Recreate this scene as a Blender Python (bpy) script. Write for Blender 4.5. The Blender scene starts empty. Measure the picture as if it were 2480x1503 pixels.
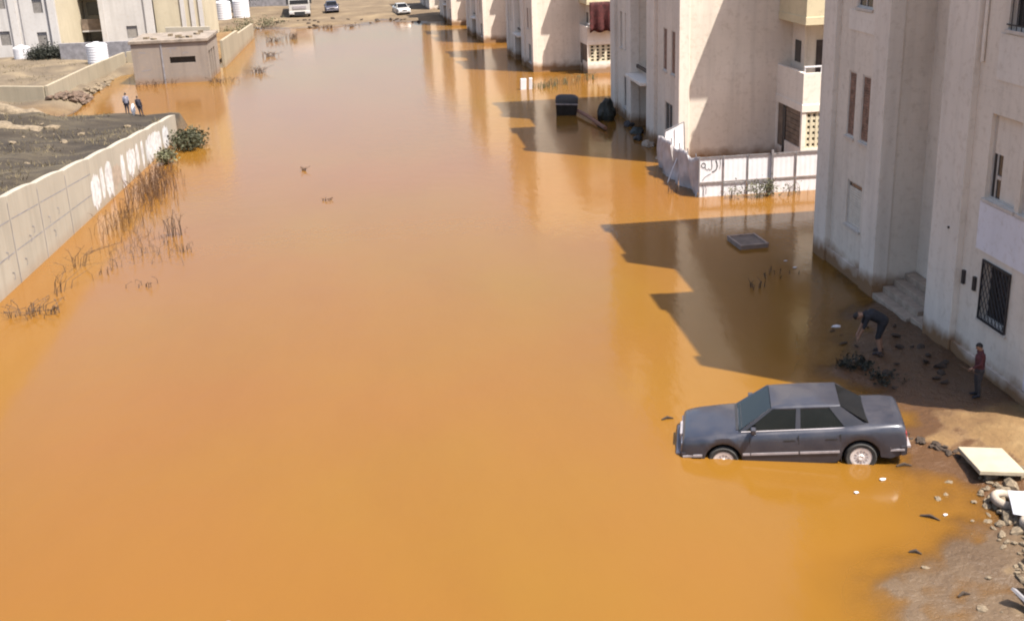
import bpy, bmesh, math, random
from mathutils import Vector, Matrix
random.seed(7)
SC = bpy.context.scene
COL = SC.collection
R = math.radians

# ------------------------------------------------------------------ camera, sky, sun, exposure
CAM_H, PITCH, ROLL, YAW = 10.5, R(19.4), R(2.3), R(5.65)
cam_d = bpy.data.cameras.new('camera'); cam = bpy.data.objects.new('camera', cam_d); COL.objects.link(cam)
fw = Vector((math.sin(YAW)*math.cos(PITCH), math.cos(YAW)*math.cos(PITCH), -math.sin(PITCH)))
r0 = Vector((math.cos(YAW), -math.sin(YAW), 0)); u0 = r0.cross(fw)
rr = math.cos(ROLL)*r0 - math.sin(ROLL)*u0
uu = math.sin(ROLL)*r0 + math.cos(ROLL)*u0
m = Matrix((rr, uu, -fw)).transposed().to_4x4(); m.translation = (0, 0, CAM_H)
cam.matrix_world = m
cam_d.sensor_fit = 'HORIZONTAL'; cam_d.sensor_width = 36; cam_d.lens = 36*2795/2480
cam_d.clip_start = 0.1; cam_d.clip_end = 6000
SC.camera = cam

SUN_EL, SUN_AZ = R(62.3), R(129)
world = bpy.data.worlds.new('World'); SC.world = world; world.use_nodes = True
wn = world.node_tree; wn.nodes.clear()
wo = wn.nodes.new('ShaderNodeOutputWorld'); wb = wn.nodes.new('ShaderNodeBackground'); ws = wn.nodes.new('ShaderNodeTexSky')
ws.sky_type = 'NISHITA'; ws.sun_disc = False; ws.sun_elevation = SUN_EL; ws.sun_rotation = SUN_AZ
ws.air_density = 1.0; ws.dust_density = 3.2; ws.ozone_density = 1.0
wb.inputs['Strength'].default_value = 0.105
wn.links.new(ws.outputs[0], wb.inputs[0]); wn.links.new(wb.outputs[0], wo.inputs[0])
sun_d = bpy.data.lights.new('sun', 'SUN'); sun = bpy.data.objects.new('sun', sun_d); COL.objects.link(sun)
sun_d.energy = 5.0; sun_d.angle = R(0.5); sun_d.color = (1.0, 0.94, 0.85)
sdir = Vector((-math.sin(SUN_AZ)*math.cos(SUN_EL), -math.cos(SUN_AZ)*math.cos(SUN_EL), -math.sin(SUN_EL)))
sun.rotation_euler = sdir.to_track_quat('-Z', 'Y').to_euler(); sun.location = (30, -20, 60)
SC.view_settings.view_transform = 'Standard'; SC.view_settings.look = 'None'
SC.cycles.filter_width = 2.0
SC.view_settings.gamma = 1.0; SC.view_settings.exposure = 1.2; SC.view_settings.use_curve_mapping = False

# ------------------------------------------------------------------ materials
def nodes_of(name):
    mt = bpy.data.materials.new(name); mt.use_nodes = True
    nt = mt.node_tree; b = nt.nodes['Principled BSDF']
    return mt, nt, b
def N(nt, t, **kw):
    n = nt.nodes.new(t)
    for k, v in kw.items():
        if k in n.inputs: n.inputs[k].default_value = v
        else: setattr(n, k, v)
    return n
def noise(nt, scale, detail=4, vec=None, rough=0.55, mapscale=None):
    n = N(nt, 'ShaderNodeTexNoise', Scale=scale, Detail=detail, Roughness=rough)
    if vec is None: vec = N(nt, 'ShaderNodeTexCoord').outputs['Object']
    if mapscale:
        mp = N(nt, 'ShaderNodeMapping'); mp.inputs['Scale'].default_value = mapscale
        nt.links.new(vec, mp.inputs['Vector']); vec = mp.outputs[0]
    nt.links.new(vec, n.inputs['Vector'])
    return n.outputs['Fac']
def ramp(nt, src, stops):
    r = N(nt, 'ShaderNodeValToRGB'); e = r.color_ramp.elements
    while len(e) < len(stops): e.new(0.5)
    for el, (p, c) in zip(e, stops):
        el.position = p; el.color = (*c, 1) if len(c) == 3 else c
    nt.links.new(src, r.inputs[0]); return r.outputs[0]
def mix(nt, fac, a, b, mode='MIX'):
    n = N(nt, 'ShaderNodeMix', data_type='RGBA', blend_type=mode)
    for sock, v in ((n.inputs[0], fac), (n.inputs[6], a), (n.inputs[7], b)):
        if hasattr(v, 'links') or hasattr(v, 'is_linked'): nt.links.new(v, sock)
        else: sock.default_value = (*v, 1) if isinstance(v, tuple) and len(v) == 3 else v
    return n.outputs[2]
def math_(nt, op, a, b=None, clamp=False):
    n = N(nt, 'ShaderNodeMath', operation=op); n.use_clamp = clamp
    for i, v in enumerate((a, b)):
        if v is None: continue
        if hasattr(v, 'is_linked'): nt.links.new(v, n.inputs[i])
        else: n.inputs[i].default_value = v
    return n.outputs[0]
def bump(nt, b, h, strength, dist):
    n = N(nt, 'ShaderNodeBump', Strength=strength, Distance=dist)
    nt.links.new(h, n.inputs['Height']); nt.links.new(n.outputs[0], b.inputs['Normal'])

def simple(name, col, rough=0.6, metal=0.0, var=0.15, scale=6.0, spec=0.5, bmp=0.0):
    mt, nt, b = nodes_of(name)
    f = noise(nt, scale, 5)
    lo = tuple(c*(1-var) for c in col); hi = tuple(min(1, c*(1+var)) for c in col)
    nt.links.new(ramp(nt, f, [(0.3, lo), (0.7, hi)]), b.inputs['Base Color'])
    b.inputs['Roughness'].default_value = rough; b.inputs['Metallic'].default_value = metal
    b.inputs['Specular IOR Level'].default_value = spec
    if bmp: bump(nt, b, noise(nt, scale*6, 4), bmp, 0.02)
    return mt

def plaster(name, col, dirt=(0.33, 0.25, 0.17), streak=0.35, mud=0.45, courses=0.0):
    """rendered concrete: cloudy tone, rain streaks, mud tide mark just above the water"""
    mt, nt, b = nodes_of(name)
    geo = N(nt, 'ShaderNodeNewGeometry').outputs['Position']
    c1 = ramp(nt, noise(nt, 0.45, 5, geo), [(0.3, tuple(c*0.86 for c in col)), (0.7, col)])
    st = noise(nt, 1.0, 5, geo, 0.6, (2.2, 2.2, 0.16))
    stf = math_(nt, 'MULTIPLY', ramp(nt, st, [(0.48, (0, 0, 0)), (0.75, (1, 1, 1))]), streak)
    c2 = mix(nt, stf, c1, tuple(c*0.62 for c in col))
    sp = noise(nt, 5.0, 6, geo, 0.65)
    c3 = mix(nt, math_(nt, 'MULTIPLY', ramp(nt, sp, [(0.52, (0, 0, 0)), (0.72, (1, 1, 1))]), 0.3), c2, dirt)
    sx = N(nt, 'ShaderNodeSeparateXYZ'); nt.links.new(geo, sx.inputs[0])
    edge = math_(nt, 'SUBTRACT', sx.outputs[2], math_(nt, 'MULTIPLY', noise(nt, 1.6, 4, geo), mud*1.5))
    fac = math_(nt, 'SUBTRACT', 0.75, math_(nt, 'MULTIPLY', edge, 2.6), True)
    fac = math_(nt, 'MULTIPLY', fac, min(1.0, mud*2))
    c4 = mix(nt, fac, c3, (0.22, 0.12, 0.055))
    h = math_(nt, 'MULTIPLY', noise(nt, 22, 5, geo), 1.0)
    if courses:
        wv = N(nt, 'ShaderNodeTexBrick', Scale=1.0)
        wv.inputs['Color1'].default_value = wv.inputs['Color2'].default_value = (1, 1, 1, 1)
        wv.inputs['Mortar'].default_value = (0, 0, 0, 1)
        wv.inputs['Mortar Size'].default_value = 0.012; wv.inputs['Brick Width'].default_value = 0.8; wv.inputs['Row Height'].default_value = 0.4
        mp = N(nt, 'ShaderNodeCombineXYZ')
        nt.links.new(math_(nt, 'ADD', sx.outputs[0], sx.outputs[1]), mp.inputs[0]); nt.links.new(sx.outputs[2], mp.inputs[1])
        nt.links.new(mp.outputs[0], wv.inputs['Vector'])
        c4 = mix(nt, math_(nt, 'MULTIPLY', math_(nt, 'SUBTRACT', 1.0, wv.outputs['Color']), courses), c4, tuple(c*0.6 for c in col))
    nt.links.new(c4, b.inputs['Base Color'])
    b.inputs['Roughness'].default_value = 0.9; b.inputs['Specular IOR Level'].default_value = 0.2
    bump(nt, b, h, 0.25, 0.02)
    return mt

def glassy(name, col, rough=0.06):
    mt, nt, b = nodes_of(name)
    b.inputs['Base Color'].default_value = (*col, 1); b.inputs['Roughness'].default_value = rough
    b.inputs['Specular IOR Level'].default_value = 0.6
    nt.links.new(ramp(nt, noise(nt, 8, 4), [(0.3, (rough,)*3), (0.8, (rough+0.15,)*3)]), b.inputs['Roughness'])
    return mt
def clear_glass(name, tint):
    mt, nt, b = nodes_of(name); nt.nodes.remove(b)
    out = nt.nodes['Material Output']
    tr = N(nt, 'ShaderNodeBsdfTransparent'); tr.inputs[0].default_value = (*tint, 1)
    gl = N(nt, 'ShaderNodeBsdfGlossy'); gl.inputs['Roughness'].default_value = 0.05
    fr = N(nt, 'ShaderNodeFresnel', IOR=1.5); mx = N(nt, 'ShaderNodeMixShader')
    # thin film of dust
    df = N(nt, 'ShaderNodeBsdfDiffuse'); df.inputs[0].default_value = (0.35, 0.33, 0.3, 1); m2 = N(nt, 'ShaderNodeMixShader')
    nt.links.new(math_(nt, 'MULTIPLY', noise(nt, 3.5, 5), 0.03), m2.inputs[0])
    nt.links.new(tr.outputs[0], m2.inputs[1]); nt.links.new(df.outputs[0], m2.inputs[2])
    nt.links.new(fr.outputs[0], mx.inputs[0]); nt.links.new(m2.outputs[0], mx.inputs[1]); nt.links.new(gl.outputs[0], mx.inputs[2])
    nt.links.new(mx.outputs[0], out.inputs[0])
    return mt

M = {}
M['wall_cream'] = plaster('wall_cream', (0.71, 0.625, 0.53), mud=0.48, streak=0.5, courses=0.10)
M['wall_pale'] = plaster('wall_pale', (0.74, 0.67, 0.59), streak=0.25, courses=0.10)
M['wall_band'] = plaster('wall_band', (0.72, 0.64, 0.555), streak=0.45, mud=0.48)
M['wall_white'] = plaster('wall_white', (0.74, 0.71, 0.74), streak=0.22)
M['wall_ochre'] = plaster('wall_ochre', (0.60, 0.52, 0.35), streak=0.3)
M['wall_yellow'] = plaster('wall_yellow', (0.47, 0.41, 0.30), streak=0.3, mud=0.0)
M['wall_far'] = plaster('wall_far', (0.49, 0.465, 0.445), streak=0.45, mud=0.0)
M['wall_block'] = plaster('wall_block', (0.31, 0.265, 0.195), streak=0.5, mud=0.2)
M['wall_stone'] = plaster('wall_stone', (0.34, 0.305, 0.25), streak=0.5, mud=0.15)
M['shed_wall'] = plaster('shed_wall', (0.25, 0.21, 0.18), streak=0.6, mud=0.25)
M['concrete'] = simple('concrete', (0.32, 0.25, 0.19), 0.9, var=0.25, scale=4, bmp=0.3)
M['shed_roof'] = simple('shed_roof', (0.19, 0.155, 0.125), 0.9, var=0.35, scale=2, bmp=0.3)
M['concrete_dark'] = simple('concrete_dark', (0.20, 0.19, 0.20), 0.9, var=0.3, scale=3, bmp=0.3)
M['white_paint'] = simple('white_paint', (0.68, 0.67, 0.69), 0.6, var=0.06, scale=3)
M['faded_paint'] = simple('faded_paint', (0.50, 0.485, 0.48), 0.8, var=0.3, scale=4)
M['crumpled'] = simple('crumpled', (0.40, 0.37, 0.37), 0.6, var=0.25, scale=2)  # white sheet metal; shade on its street side is put into this grey
M['white_slab'] = simple('white_slab', (0.33, 0.275, 0.195), 0.8, var=0.12, scale=3, bmp=0.2)
M['shutter'] = simple('shutter', (0.60, 0.55, 0.47), 0.6, var=0.12, scale=5)
M['shutter_grey'] = simple('shutter_grey', (0.22, 0.20, 0.18), 0.6, var=0.15, scale=5)
M['shutter_red'] = simple('shutter_red', (0.21, 0.12, 0.085), 0.7, var=0.5, scale=7)
M['frame'] = simple('frame', (0.50, 0.45, 0.40), 0.6, var=0.1)
M['void'] = glassy('void', (0.012, 0.011, 0.013), 0.12)
M['iron'] = simple('iron', (0.035, 0.03, 0.03), 0.6, 0.2, var=0.4, scale=12)
M['steel'] = simple('steel', (0.22, 0.21, 0.22), 0.5, 0.3, var=0.3, scale=6)
M['door_dark'] = simple('door_dark', (0.045, 0.03, 0.028), 0.6, var=0.4, scale=4)
M['door_purple'] = simple('door_purple', (0.16, 0.13, 0.13), 0.7, var=0.3, scale=2)
M['brown_board'] = simple('brown_board', (0.15, 0.11, 0.08), 0.8, var=0.35, scale=3)
M['screen'] = simple('screen', (0.52, 0.47, 0.34), 0.9, var=0.15, scale=4)
M['maroon'] = simple('maroon', (0.06, 0.012, 0.012), 0.9, var=0.6, scale=5)
M['rubber'] = simple('rubber', (0.03, 0.028, 0.026), 0.85, var=0.4, scale=8)
M['dusty_rubber'] = simple('dusty_rubber', (0.30, 0.25, 0.20), 0.95, var=0.3, scale=9, bmp=0.3)
M['plastic_white'] = simple('plastic_white', (0.60, 0.59, 0.61), 0.45, var=0.05, scale=3)
M['bin'] = simple('bin', (0.018, 0.013, 0.011), 0.55, var=0.5, scale=5)
M['bin_green'] = simple('bin_green', (0.018, 0.018, 0.012), 0.6, var=0.5, scale=5)
M['bin_edge'] = simple('bin_edge', (0.30, 0.25, 0.24), 0.5, var=0.3, scale=5)
M['rust'] = simple('rust', (0.22, 0.10, 0.06), 0.8, var=0.4, scale=9)
M['black_paint'] = simple('black_paint', (0.05, 0.05, 0.05), 0.7, var=0.3)
M['stone'] = simple('stone', (0.16, 0.122, 0.08), 0.95, var=0.4, scale=5, bmp=0.5)
M['stone_dark'] = simple('stone_dark', (0.042, 0.027, 0.018), 0.9, var=0.5, scale=5, bmp=0.5)
M['stone_red'] = simple('stone_red', (0.10, 0.066, 0.046), 0.95, var=0.55, scale=3, bmp=0.5)
M['stem'] = simple('stem', (0.075, 0.045, 0.028), 0.9, var=0.5, scale=6)
M['reed'] = simple('reed', (0.085, 0.042, 0.018), 0.85, var=0.5, scale=6)
M['straw'] = simple('straw', (0.15, 0.118, 0.065), 0.9, var=0.35, scale=4)
M['leaf'] = simple('leaf', (0.040, 0.040, 0.015), 0.7, var=0.5, scale=5)
M['leaf_dark'] = simple('leaf_dark', (0.013, 0.015, 0.008), 0.7, var=0.5, scale=3)
M['leaf_olive'] = simple('leaf_olive', (0.085, 0.085, 0.04), 0.7, var=0.5, scale=3)

# muddy flood water: opaque silt under a smooth reflecting skin
def water_mat():
    mt, nt, b = nodes_of('flood_water')
    geo = N(nt, 'ShaderNodeNewGeometry').outputs['Position']
    c1 = ramp(nt, noise(nt, 0.045, 4, geo), [(0.32, (0.172, 0.071, 0.014)), (0.5, (0.172, 0.079, 0.012)), (0.68, (0.166, 0.087, 0.010))])
    c2 = mix(nt, math_(nt, 'MULTIPLY', ramp(nt, noise(nt, 0.25, 6, geo, 0.62, (1, 0.35, 1)), [(0.42, (0, 0, 0)), (0.8, (1, 1, 1))]), 0.4), c1, (0.138, 0.058, 0.008))
    nt.links.new(c2, b.inputs['Base Color'])
    b.inputs['Roughness'].default_value = 0.12; b.inputs['IOR'].default_value = 1.33
    a = noise(nt, 2.2, 3, geo, 0.5, (1, 0.6, 1)); c = noise(nt, 9, 3, geo, 0.5, (1, 0.7, 1))
    h = math_(nt, 'ADD', math_(nt, 'MULTIPLY', a, 1.0), math_(nt, 'MULTIPLY', c, math_(nt, 'MULTIPLY', ramp(nt, noise(nt, 0.12, 3, geo), [(0.45, (0.1,)*3), (0.65, (1,)*3)]), 0.5)))
    bump(nt, b, h, 0.13, 0.05)
    # silt hides the bed within a few centimetres; only the thinnest film lets it show
    at = N(nt, 'ShaderNodeAttribute'); at.attribute_name = 'depth'
    al = math_(nt, 'SUBTRACT', 1.0, math_(nt, 'POWER', 2.718, math_(nt, 'MULTIPLY', math_(nt, 'MAXIMUM', at.outputs['Fac'], 0.0), -22.0)))
    nt.links.new(al, b.inputs['Alpha'])
    return mt
M['water'] = water_mat()

def ground_mat():
    mt, nt, b = nodes_of('ground')
    geo = N(nt, 'ShaderNodeNewGeometry').outputs['Position']
    at = N(nt, 'ShaderNodeVertexColor'); at.layer_name = 'soil'
    sp = N(nt, 'ShaderNodeSeparateColor'); nt.links.new(at.outputs[0], sp.inputs[0])
    mud = ramp(nt, noise(nt, 0.9, 7, geo, 0.65), [(0.3, (0.10, 0.053, 0.022)), (0.5, (0.155, 0.092, 0.038)), (0.75, (0.24, 0.16, 0.075))])
    dark = ramp(nt, noise(nt, 0.55, 8, geo, 0.68, (0.5, 1.6, 1)), [(0.32, (0.02, 0.0145, 0.010)), (0.5, (0.038, 0.029, 0.02)), (0.62, (0.07, 0.055, 0.035)), (0.78, (0.15, 0.12, 0.075))])
    grey = ramp(nt, noise(nt, 0.35, 7, geo, 0.6), [(0.3, (0.075, 0.057, 0.04)), (0.55, (0.135, 0.103, 0.068)), (0.75, (0.22, 0.17, 0.105))])
    wet_shade = ramp(nt, math_(nt, 'ADD', sp.outputs[2], math_(nt, 'MULTIPLY', math_(nt, 'SUBTRACT', noise(nt, 2.5, 5, geo), 0.5), 0.9)), [(0.35, (0, 0, 0)), (0.65, (1, 1, 1))])
    mud = mix(nt, wet_shade, mud, (0.085, 0.044, 0.021))
    c = mix(nt, sp.outputs[0], mud, dark); c = mix(nt, sp.outputs[1], c, grey)
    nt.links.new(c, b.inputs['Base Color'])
    nt.links.new(mix(nt, wet_shade, (0.95, 0.95, 0.95), (0.28, 0.28, 0.28)), b.inputs['Roughness'])
    b.inputs['Specular IOR Level'].default_value = 0.35
    bump(nt, b, noise(nt, 5, 7, geo, 0.65), 0.7, 0.10)
    return mt
M['ground'] = ground_mat()

def car_paint(name, col, dust=0.25):
    mt, nt, b = nodes_of(name)
    f = noise(nt, 2.5, 6, None, 0.65)
    nt.links.new(mix(nt, math_(nt, 'MULTIPLY', ramp(nt, f, [(0.35, (0, 0, 0)), (0.8, (1, 1, 1))]), dust), col, (0.28, 0.22, 0.18)), b.inputs['Base Color'])
    nt.links.new(ramp(nt, f, [(0.3, (0.28,)*3), (0.8, (0.55,)*3)]), b.inputs['Roughness'])
    b.inputs['Metallic'].default_value = 0.25; b.inputs['Coat Weight'].default_value = 0.5; b.inputs['Coat Roughness'].default_value = 0.12
    return mt
M['paint_slate'] = car_paint('paint_slate', (0.030, 0.033, 0.047), 0.10)
M['paint_navy'] = car_paint('paint_navy', (0.025, 0.025, 0.045))
M['paint_white'] = car_paint('paint_white', (0.5, 0.48, 0.45), 0.15)
M['trim_black'] = simple('trim_black', (0.02, 0.02, 0.022), 0.5, var=0.3)
M['trim_grey'] = simple('trim_grey', (0.33, 0.30, 0.31), 0.45, 0.2, var=0.15)
M['hubcap'] = simple('hubcap', (0.66, 0.62, 0.60), 0.4, 0.3, var=0.12, scale=9)
M['glass'] = clear_glass('glass', (0.16, 0.19, 0.21))
M['seat'] = simple('seat', (0.03, 0.03, 0.035), 0.8, var=0.3)
M['seat_cover'] = simple('seat_cover', (0.55, 0.55, 0.46), 0.8, var=0.1)
M['lamp_red'] = simple('lamp_red', (0.22, 0.03, 0.03), 0.25, var=0.2)
M['lamp_amber'] = simple('lamp_amber', (0.40, 0.09, 0.06), 0.25, var=0.2)
M['lamp_clear'] = simple('lamp_clear', (0.42, 0.42, 0.44), 0.15, var=0.1)
M['skin'] = simple('skin', (0.26, 0.14, 0.09), 0.6, var=0.1)
M['cloth_black'] = simple('cloth_black', (0.016, 0.016, 0.02), 0.9, var=0.3, scale=9)
M['cloth_char'] = simple('cloth_char', (0.04, 0.034, 0.034), 0.9, var=0.3, scale=9)
M['cloth_maroon'] = simple('cloth_maroon', (0.075, 0.018, 0.02), 0.9, var=0.3, scale=9)
M['cloth_grey'] = simple('cloth_grey', (0.20, 0.19, 0.23), 0.9, var=0.2, scale=9)
M['cloth_navy'] = simple('cloth_navy', (0.022, 0.02, 0.03), 0.9, var=0.3, scale=9)
M['cloth_white'] = simple('cloth_white', (0.70, 0.68, 0.70), 0.9, var=0.1, scale=9)
M['hair'] = simple('hair', (0.012, 0.009, 0.008), 0.7, var=0.3)
M['fabric_tray'] = simple('fabric_tray', (0.24, 0.175, 0.14), 0.85, var=0.2, scale=5)
M['fabric_top'] = simple('fabric_top', (0.13, 0.095, 0.075), 0.9, var=0.3, scale=5)

# ------------------------------------------------------------------ mesh helpers
class MB:
    def __init__(s): s.v = []; s.f = []
    def add(s, vs, fs):
        o = len(s.v); s.v += [tuple(p) for p in vs]; s.f += [tuple(i+o for i in f) for f in fs]; return s
    def box(s, a, b):
        x0, y0, z0 = a; x1, y1, z1 = b
        return s.add([(x0,y0,z0),(x1,y0,z0),(x1,y1,z0),(x0,y1,z0),(x0,y0,z1),(x1,y0,z1),(x1,y1,z1),(x0,y1,z1)],
                     [(3,2,1,0),(4,5,6,7),(0,1,5,4),(1,2,6,5),(2,3,7,6),(3,0,4,7)])
    def obox(s, c, size, mat):
        x, y, z = (q/2 for q in size)
        vs = [Vector(c)+mat @ Vector(p) for p in ((-x,-y,-z),(x,-y,-z),(x,y,-z),(-x,y,-z),(-x,-y,z),(x,-y,z),(x,y,z),(-x,y,z))]
        return s.add(vs, [(3,2,1,0),(4,5,6,7),(0,1,5,4),(1,2,6,5),(2,3,7,6),(3,0,4,7)])
    def quad(s, a, b, c, d): return s.add([a, b, c, d], [(0, 1, 2, 3)])
    def prism(s, poly, z0, z1):
        n = len(poly)
        s.add([(x, y, z0) for x, y in poly]+[(x, y, z1) for x, y in poly],
              [tuple(range(n-1, -1, -1)), tuple(range(n, 2*n))]+[(i, (i+1) % n, n+(i+1) % n, n+i) for i in range(n)])
        return s
    def tube(s, pts, rads, seg=6, cap=True):
        pts = [Vector(p) for p in pts]
        if not hasattr(rads, '__len__'): rads = [rads]*len(pts)
        rings = []; o = len(s.v); prev = None
        for i, p in enumerate(pts):
            d = (pts[min(i+1, len(pts)-1)]-pts[max(i-1, 0)])
            d = d.normalized() if d.length > 1e-9 else Vector((0, 0, 1))
            a = prev if prev is not None else (Vector((1, 0, 0)) if abs(d.x) < 0.8 else Vector((0, 1, 0)))
            e1 = (a-d*a.dot(d)).normalized(); e2 = d.cross(e1); prev = e1
            for k in range(seg):
                t = 2*math.pi*k/seg
                s.v.append(tuple(p+rads[i]*(math.cos(t)*e1+math.sin(t)*e2)))
        for i in range(len(pts)-1):
            for k in range(seg):
                a = o+i*seg+k; b = o+i*seg+(k+1) % seg
                s.f.append((a, b, b+seg, a+seg))
        if cap:
            s.f.append(tuple(o+k for k in range(seg-1, -1, -1)))
            s.f.append(tuple(o+(len(pts)-1)*seg+k for k in range(seg)))
        return s
    def lathe(s, prof, seg=16, mat=None, closed=False):
        o = len(s.v); n = len(prof)
        for k in range(seg):
            t = 2*math.pi*k/seg
            for r, z in prof:
                p = Vector((r*math.cos(t), r*math.sin(t), z))
                s.v.append(tuple(mat @ p if mat else p))
        for k in range(seg):
            for i in range(n if closed else n-1):
                a = o+k*n+i; b = o+k*n+(i+1) % n; k2 = (k+1) % seg
                s.f.append((a, o+k2*n+i, o+k2*n+(i+1) % n, b))
        return s
    def sphere(s, c, r, seg=10, rings=7):
        rx, ry, rz = r if hasattr(r, '__len__') else (r, r, r)
        o = len(s.v)
        for i in range(rings+1):
            ph = math.pi*i/rings
            for k in range(seg):
                t = 2*math.pi*k/seg
                s.v.append((c[0]+rx*math.sin(ph)*math.cos(t), c[1]+ry*math.sin(ph)*math.sin(t), c[2]+rz*math.cos(ph)))
        for i in range(rings):
            for k in range(seg):
                a = o+i*seg+k; b = o+i*seg+(k+1) % seg
                s.f.append((a, a+seg, b+seg, b))
        return s
    def holed(s, P0, au, av, inw, holes, U, V, depth):
        """rectangular wall U x V with openings (u0,u1,v0,v1) that have real reveals"""
        P0, au, av, inw = map(Vector, (P0, au, av, inw))
        us = sorted({0, U, *[h[0] for h in holes], *[h[1] for h in holes]}); vs = sorted({0, V, *[h[2] for h in holes], *[h[3] for h in holes]})
        for i in range(len(us)-1):
            for j in range(len(vs)-1):
                cu = (us[i]+us[i+1])/2; cv = (vs[j]+vs[j+1])/2
                if any(h[0] < cu < h[1] and h[2] < cv < h[3] for h in holes): continue
                q = [P0+au*a+av*b for a, b in ((us[i], vs[j]), (us[i+1], vs[j]), (us[i+1], vs[j+1]), (us[i], vs[j+1]))]
                s.quad(*q)
        for h in holes:
            c = [P0+au*a+av*b for a, b in ((h[0], h[2]), (h[1], h[2]), (h[1], h[3]), (h[0], h[3]))]
            for k in range(4):
                a, b = c[k], c[(k+1) % 4]; s.quad(a, b, b+inw*depth, a+inw*depth)
        return s
    def mesh(s, name, smooth=False, angle=40):
        me = bpy.data.meshes.new(name); me.from_pydata(s.v, [], s.f); me.update()
        bm = bmesh.new(); bm.from_mesh(me); bmesh.ops.recalc_face_normals(bm, faces=bm.faces); bm.to_mesh(me); bm.free()
        if smooth:
            for p in me.polygons: p.use_smooth = True
            try: me.set_sharp_from_angle(angle=R(angle))
            except Exception: pass
        return me
    def build(s, name, mat, parent=None, smooth=False, angle=40, bevel=0):
        o = bpy.data.objects.new(name, s.mesh(name, smooth, angle)); COL.objects.link(o)
        o.data.materials.append(M[mat]); o.parent = parent
        if bevel:
            b = o.modifiers.new('bevel', 'BEVEL'); b.width = bevel; b.segments = 2; b.limit_method = 'ANGLE'
        return o
def tag(o, label=None, cat=None, group=None, kind=None):
    if label: o['label'] = label
    if cat: o['category'] = cat
    if group: o['group'] = group
    if kind: o['kind'] = kind
    return o
def empty(name, loc, label, cat, rz=0, group=None, scale=1):
    o = bpy.data.objects.new(name, None); COL.objects.link(o); o.empty_display_size = 0.3
    o.location = loc; o.rotation_euler = (0, 0, rz); o.scale = (scale,)*3
    return tag(o, label, cat, group)
def smoothstep(a, b, x):
    t = max(0, min(1, (x-a)/(b-a))); return t*t*(3-2*t)
def interp(tab, x):
    if x <= tab[0][0]: return tab[0][1]
    for (a, p), (b, q) in zip(tab, tab[1:]):
        if x <= b: return p+(q-p)*(x-a)/(b-a)
    return tab[-1][1]
_ng = {}
def _h(i, j, s):
    k = (i, j, s)
    if k not in _ng: _ng[k] = random.Random(i*73856093 ^ j*19349663 ^ s*83492791).random()
    return _ng[k]
def vnoise(x, y, s=0):
    i, j = math.floor(x), math.floor(y); fx, fy = x-i, y-j
    fx = fx*fx*(3-2*fx); fy = fy*fy*(3-2*fy)
    a = _h(i, j, s)*(1-fx)+_h(i+1, j, s)*fx; b = _h(i, j+1, s)*(1-fx)+_h(i+1, j+1, s)*fx
    return (a*(1-fy)+b*fy)*2-1

# ------------------------------------------------------------------ ground sheet and flood water
SHORE = [(5, 5.6), (13.2, 6.4), (14.3, 7.4), (15.4, 7.8), (16.0, 8.3), (16.35, 9.1), (16.65, 9.8), (17.1, 10.0), (18.0, 10.3), (18.9, 10.2), (19.5, 9.95), (20.4, 9.8), (21.4, 10.3), (23.2, 10.2), (24.2, 10.5), (25.4, 10.9), (27.2, 12.2), (29, 13.2), (33, 14.5), (42, 16)]
WALLX = [(28, -11.95), (33.7, -11.8), (49.4, -11.1), (59.3, -10.65)]
def ground_z(x, y):
    z = -0.75
    # right bank by the nearest block
    xs = interp(SHORE, y)+0.30*vnoise(x*0.8, y*0.8, 1)+0.12*vnoise(x*2.7, y*2.7, 2)
    d = x-xs
    rb = max(-0.75, min(0.16, d*(0.075 if y > 17 or d < 0 else 0.02)))+(0.035*vnoise(x*1.9, y*1.9, 3)+0.02*vnoise(x*5, y*5, 4) if d > -1 else 0)
    k = smoothstep(42, 34, y)
    z = max(z, -0.75+(rb+0.75)*k)
    # walled plot on the left
    if x < -8:
        wx = interp(WALLX, y)-0.1
        a = smoothstep(0.1, -0.25, x-wx)*smoothstep(64.5, 62.2, y-(-(x+11)*0.12))
        hump = 0.85+0.22*vnoise(x*0.35, y*0.35, 5)+0.12*vnoise(x*1.1, y*1.1, 6)+0.55*math.exp(-((y-61.3+0.1*(x+20))/1.1)**2)*smoothstep(-16.5, -18, x)+0.4*math.exp(-((y-66.5+0.1*(x+20))/1.3)**2)*smoothstep(-15.5, -18, x)
        z = max(z, -0.75+(hump+0.75)*a)
        # ground round the shed, the far left blocks and the rubble
        b = smoothstep(-16.9, -19.4, x+0.9*vnoise(x*0.3, y*0.3, 7))*smoothstep(62, 66, y)
        z = max(z, -0.75+(1.15+0.15*vnoise(x*0.5, y*0.5, 8))*b+0.1*b)
        c = smoothstep(-11.9, -12.8, x)*smoothstep(84.5, 87, y)
        z = max(z, -0.75+1.15*c)
    # far shore
    e = smoothstep(108, 122, y+3.0*vnoise(x*0.16, y*0.16, 9)+1.0*vnoise(x*0.6, y*0.6, 10)+0.1*(x+8)-(6 if x > 6 else 0))
    z = max(z, -0.75+(1.12+0.1*vnoise(x*0.4, y*0.4, 11))*e)
    return z
def soil(x, y):
    wx = interp(WALLX, y)-0.1
    dark = smoothstep(0.1, -0.2, x-wx)*smoothstep(66, 62.5, y-(-(x+11)*0.12)) if x < -8 else 0
    grey = 0
    if x < -8: grey = smoothstep(-16.5, -19, x)*smoothstep(66, 72, y)
    if y > 105: grey = max(grey, smoothstep(106, 118, y)*0.75)
    if x > 5 and y < 17.2: grey = max(grey, 0.55*smoothstep(17.2, 16, y))
    return dark, grey
def axis(parts):
    out = []
    for a, b, st in parts:
        n = max(1, round((b-a)/st)); out += [a+(b-a)*i/n for i in range(n)]
    return out+[parts[-1][1]]
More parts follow.
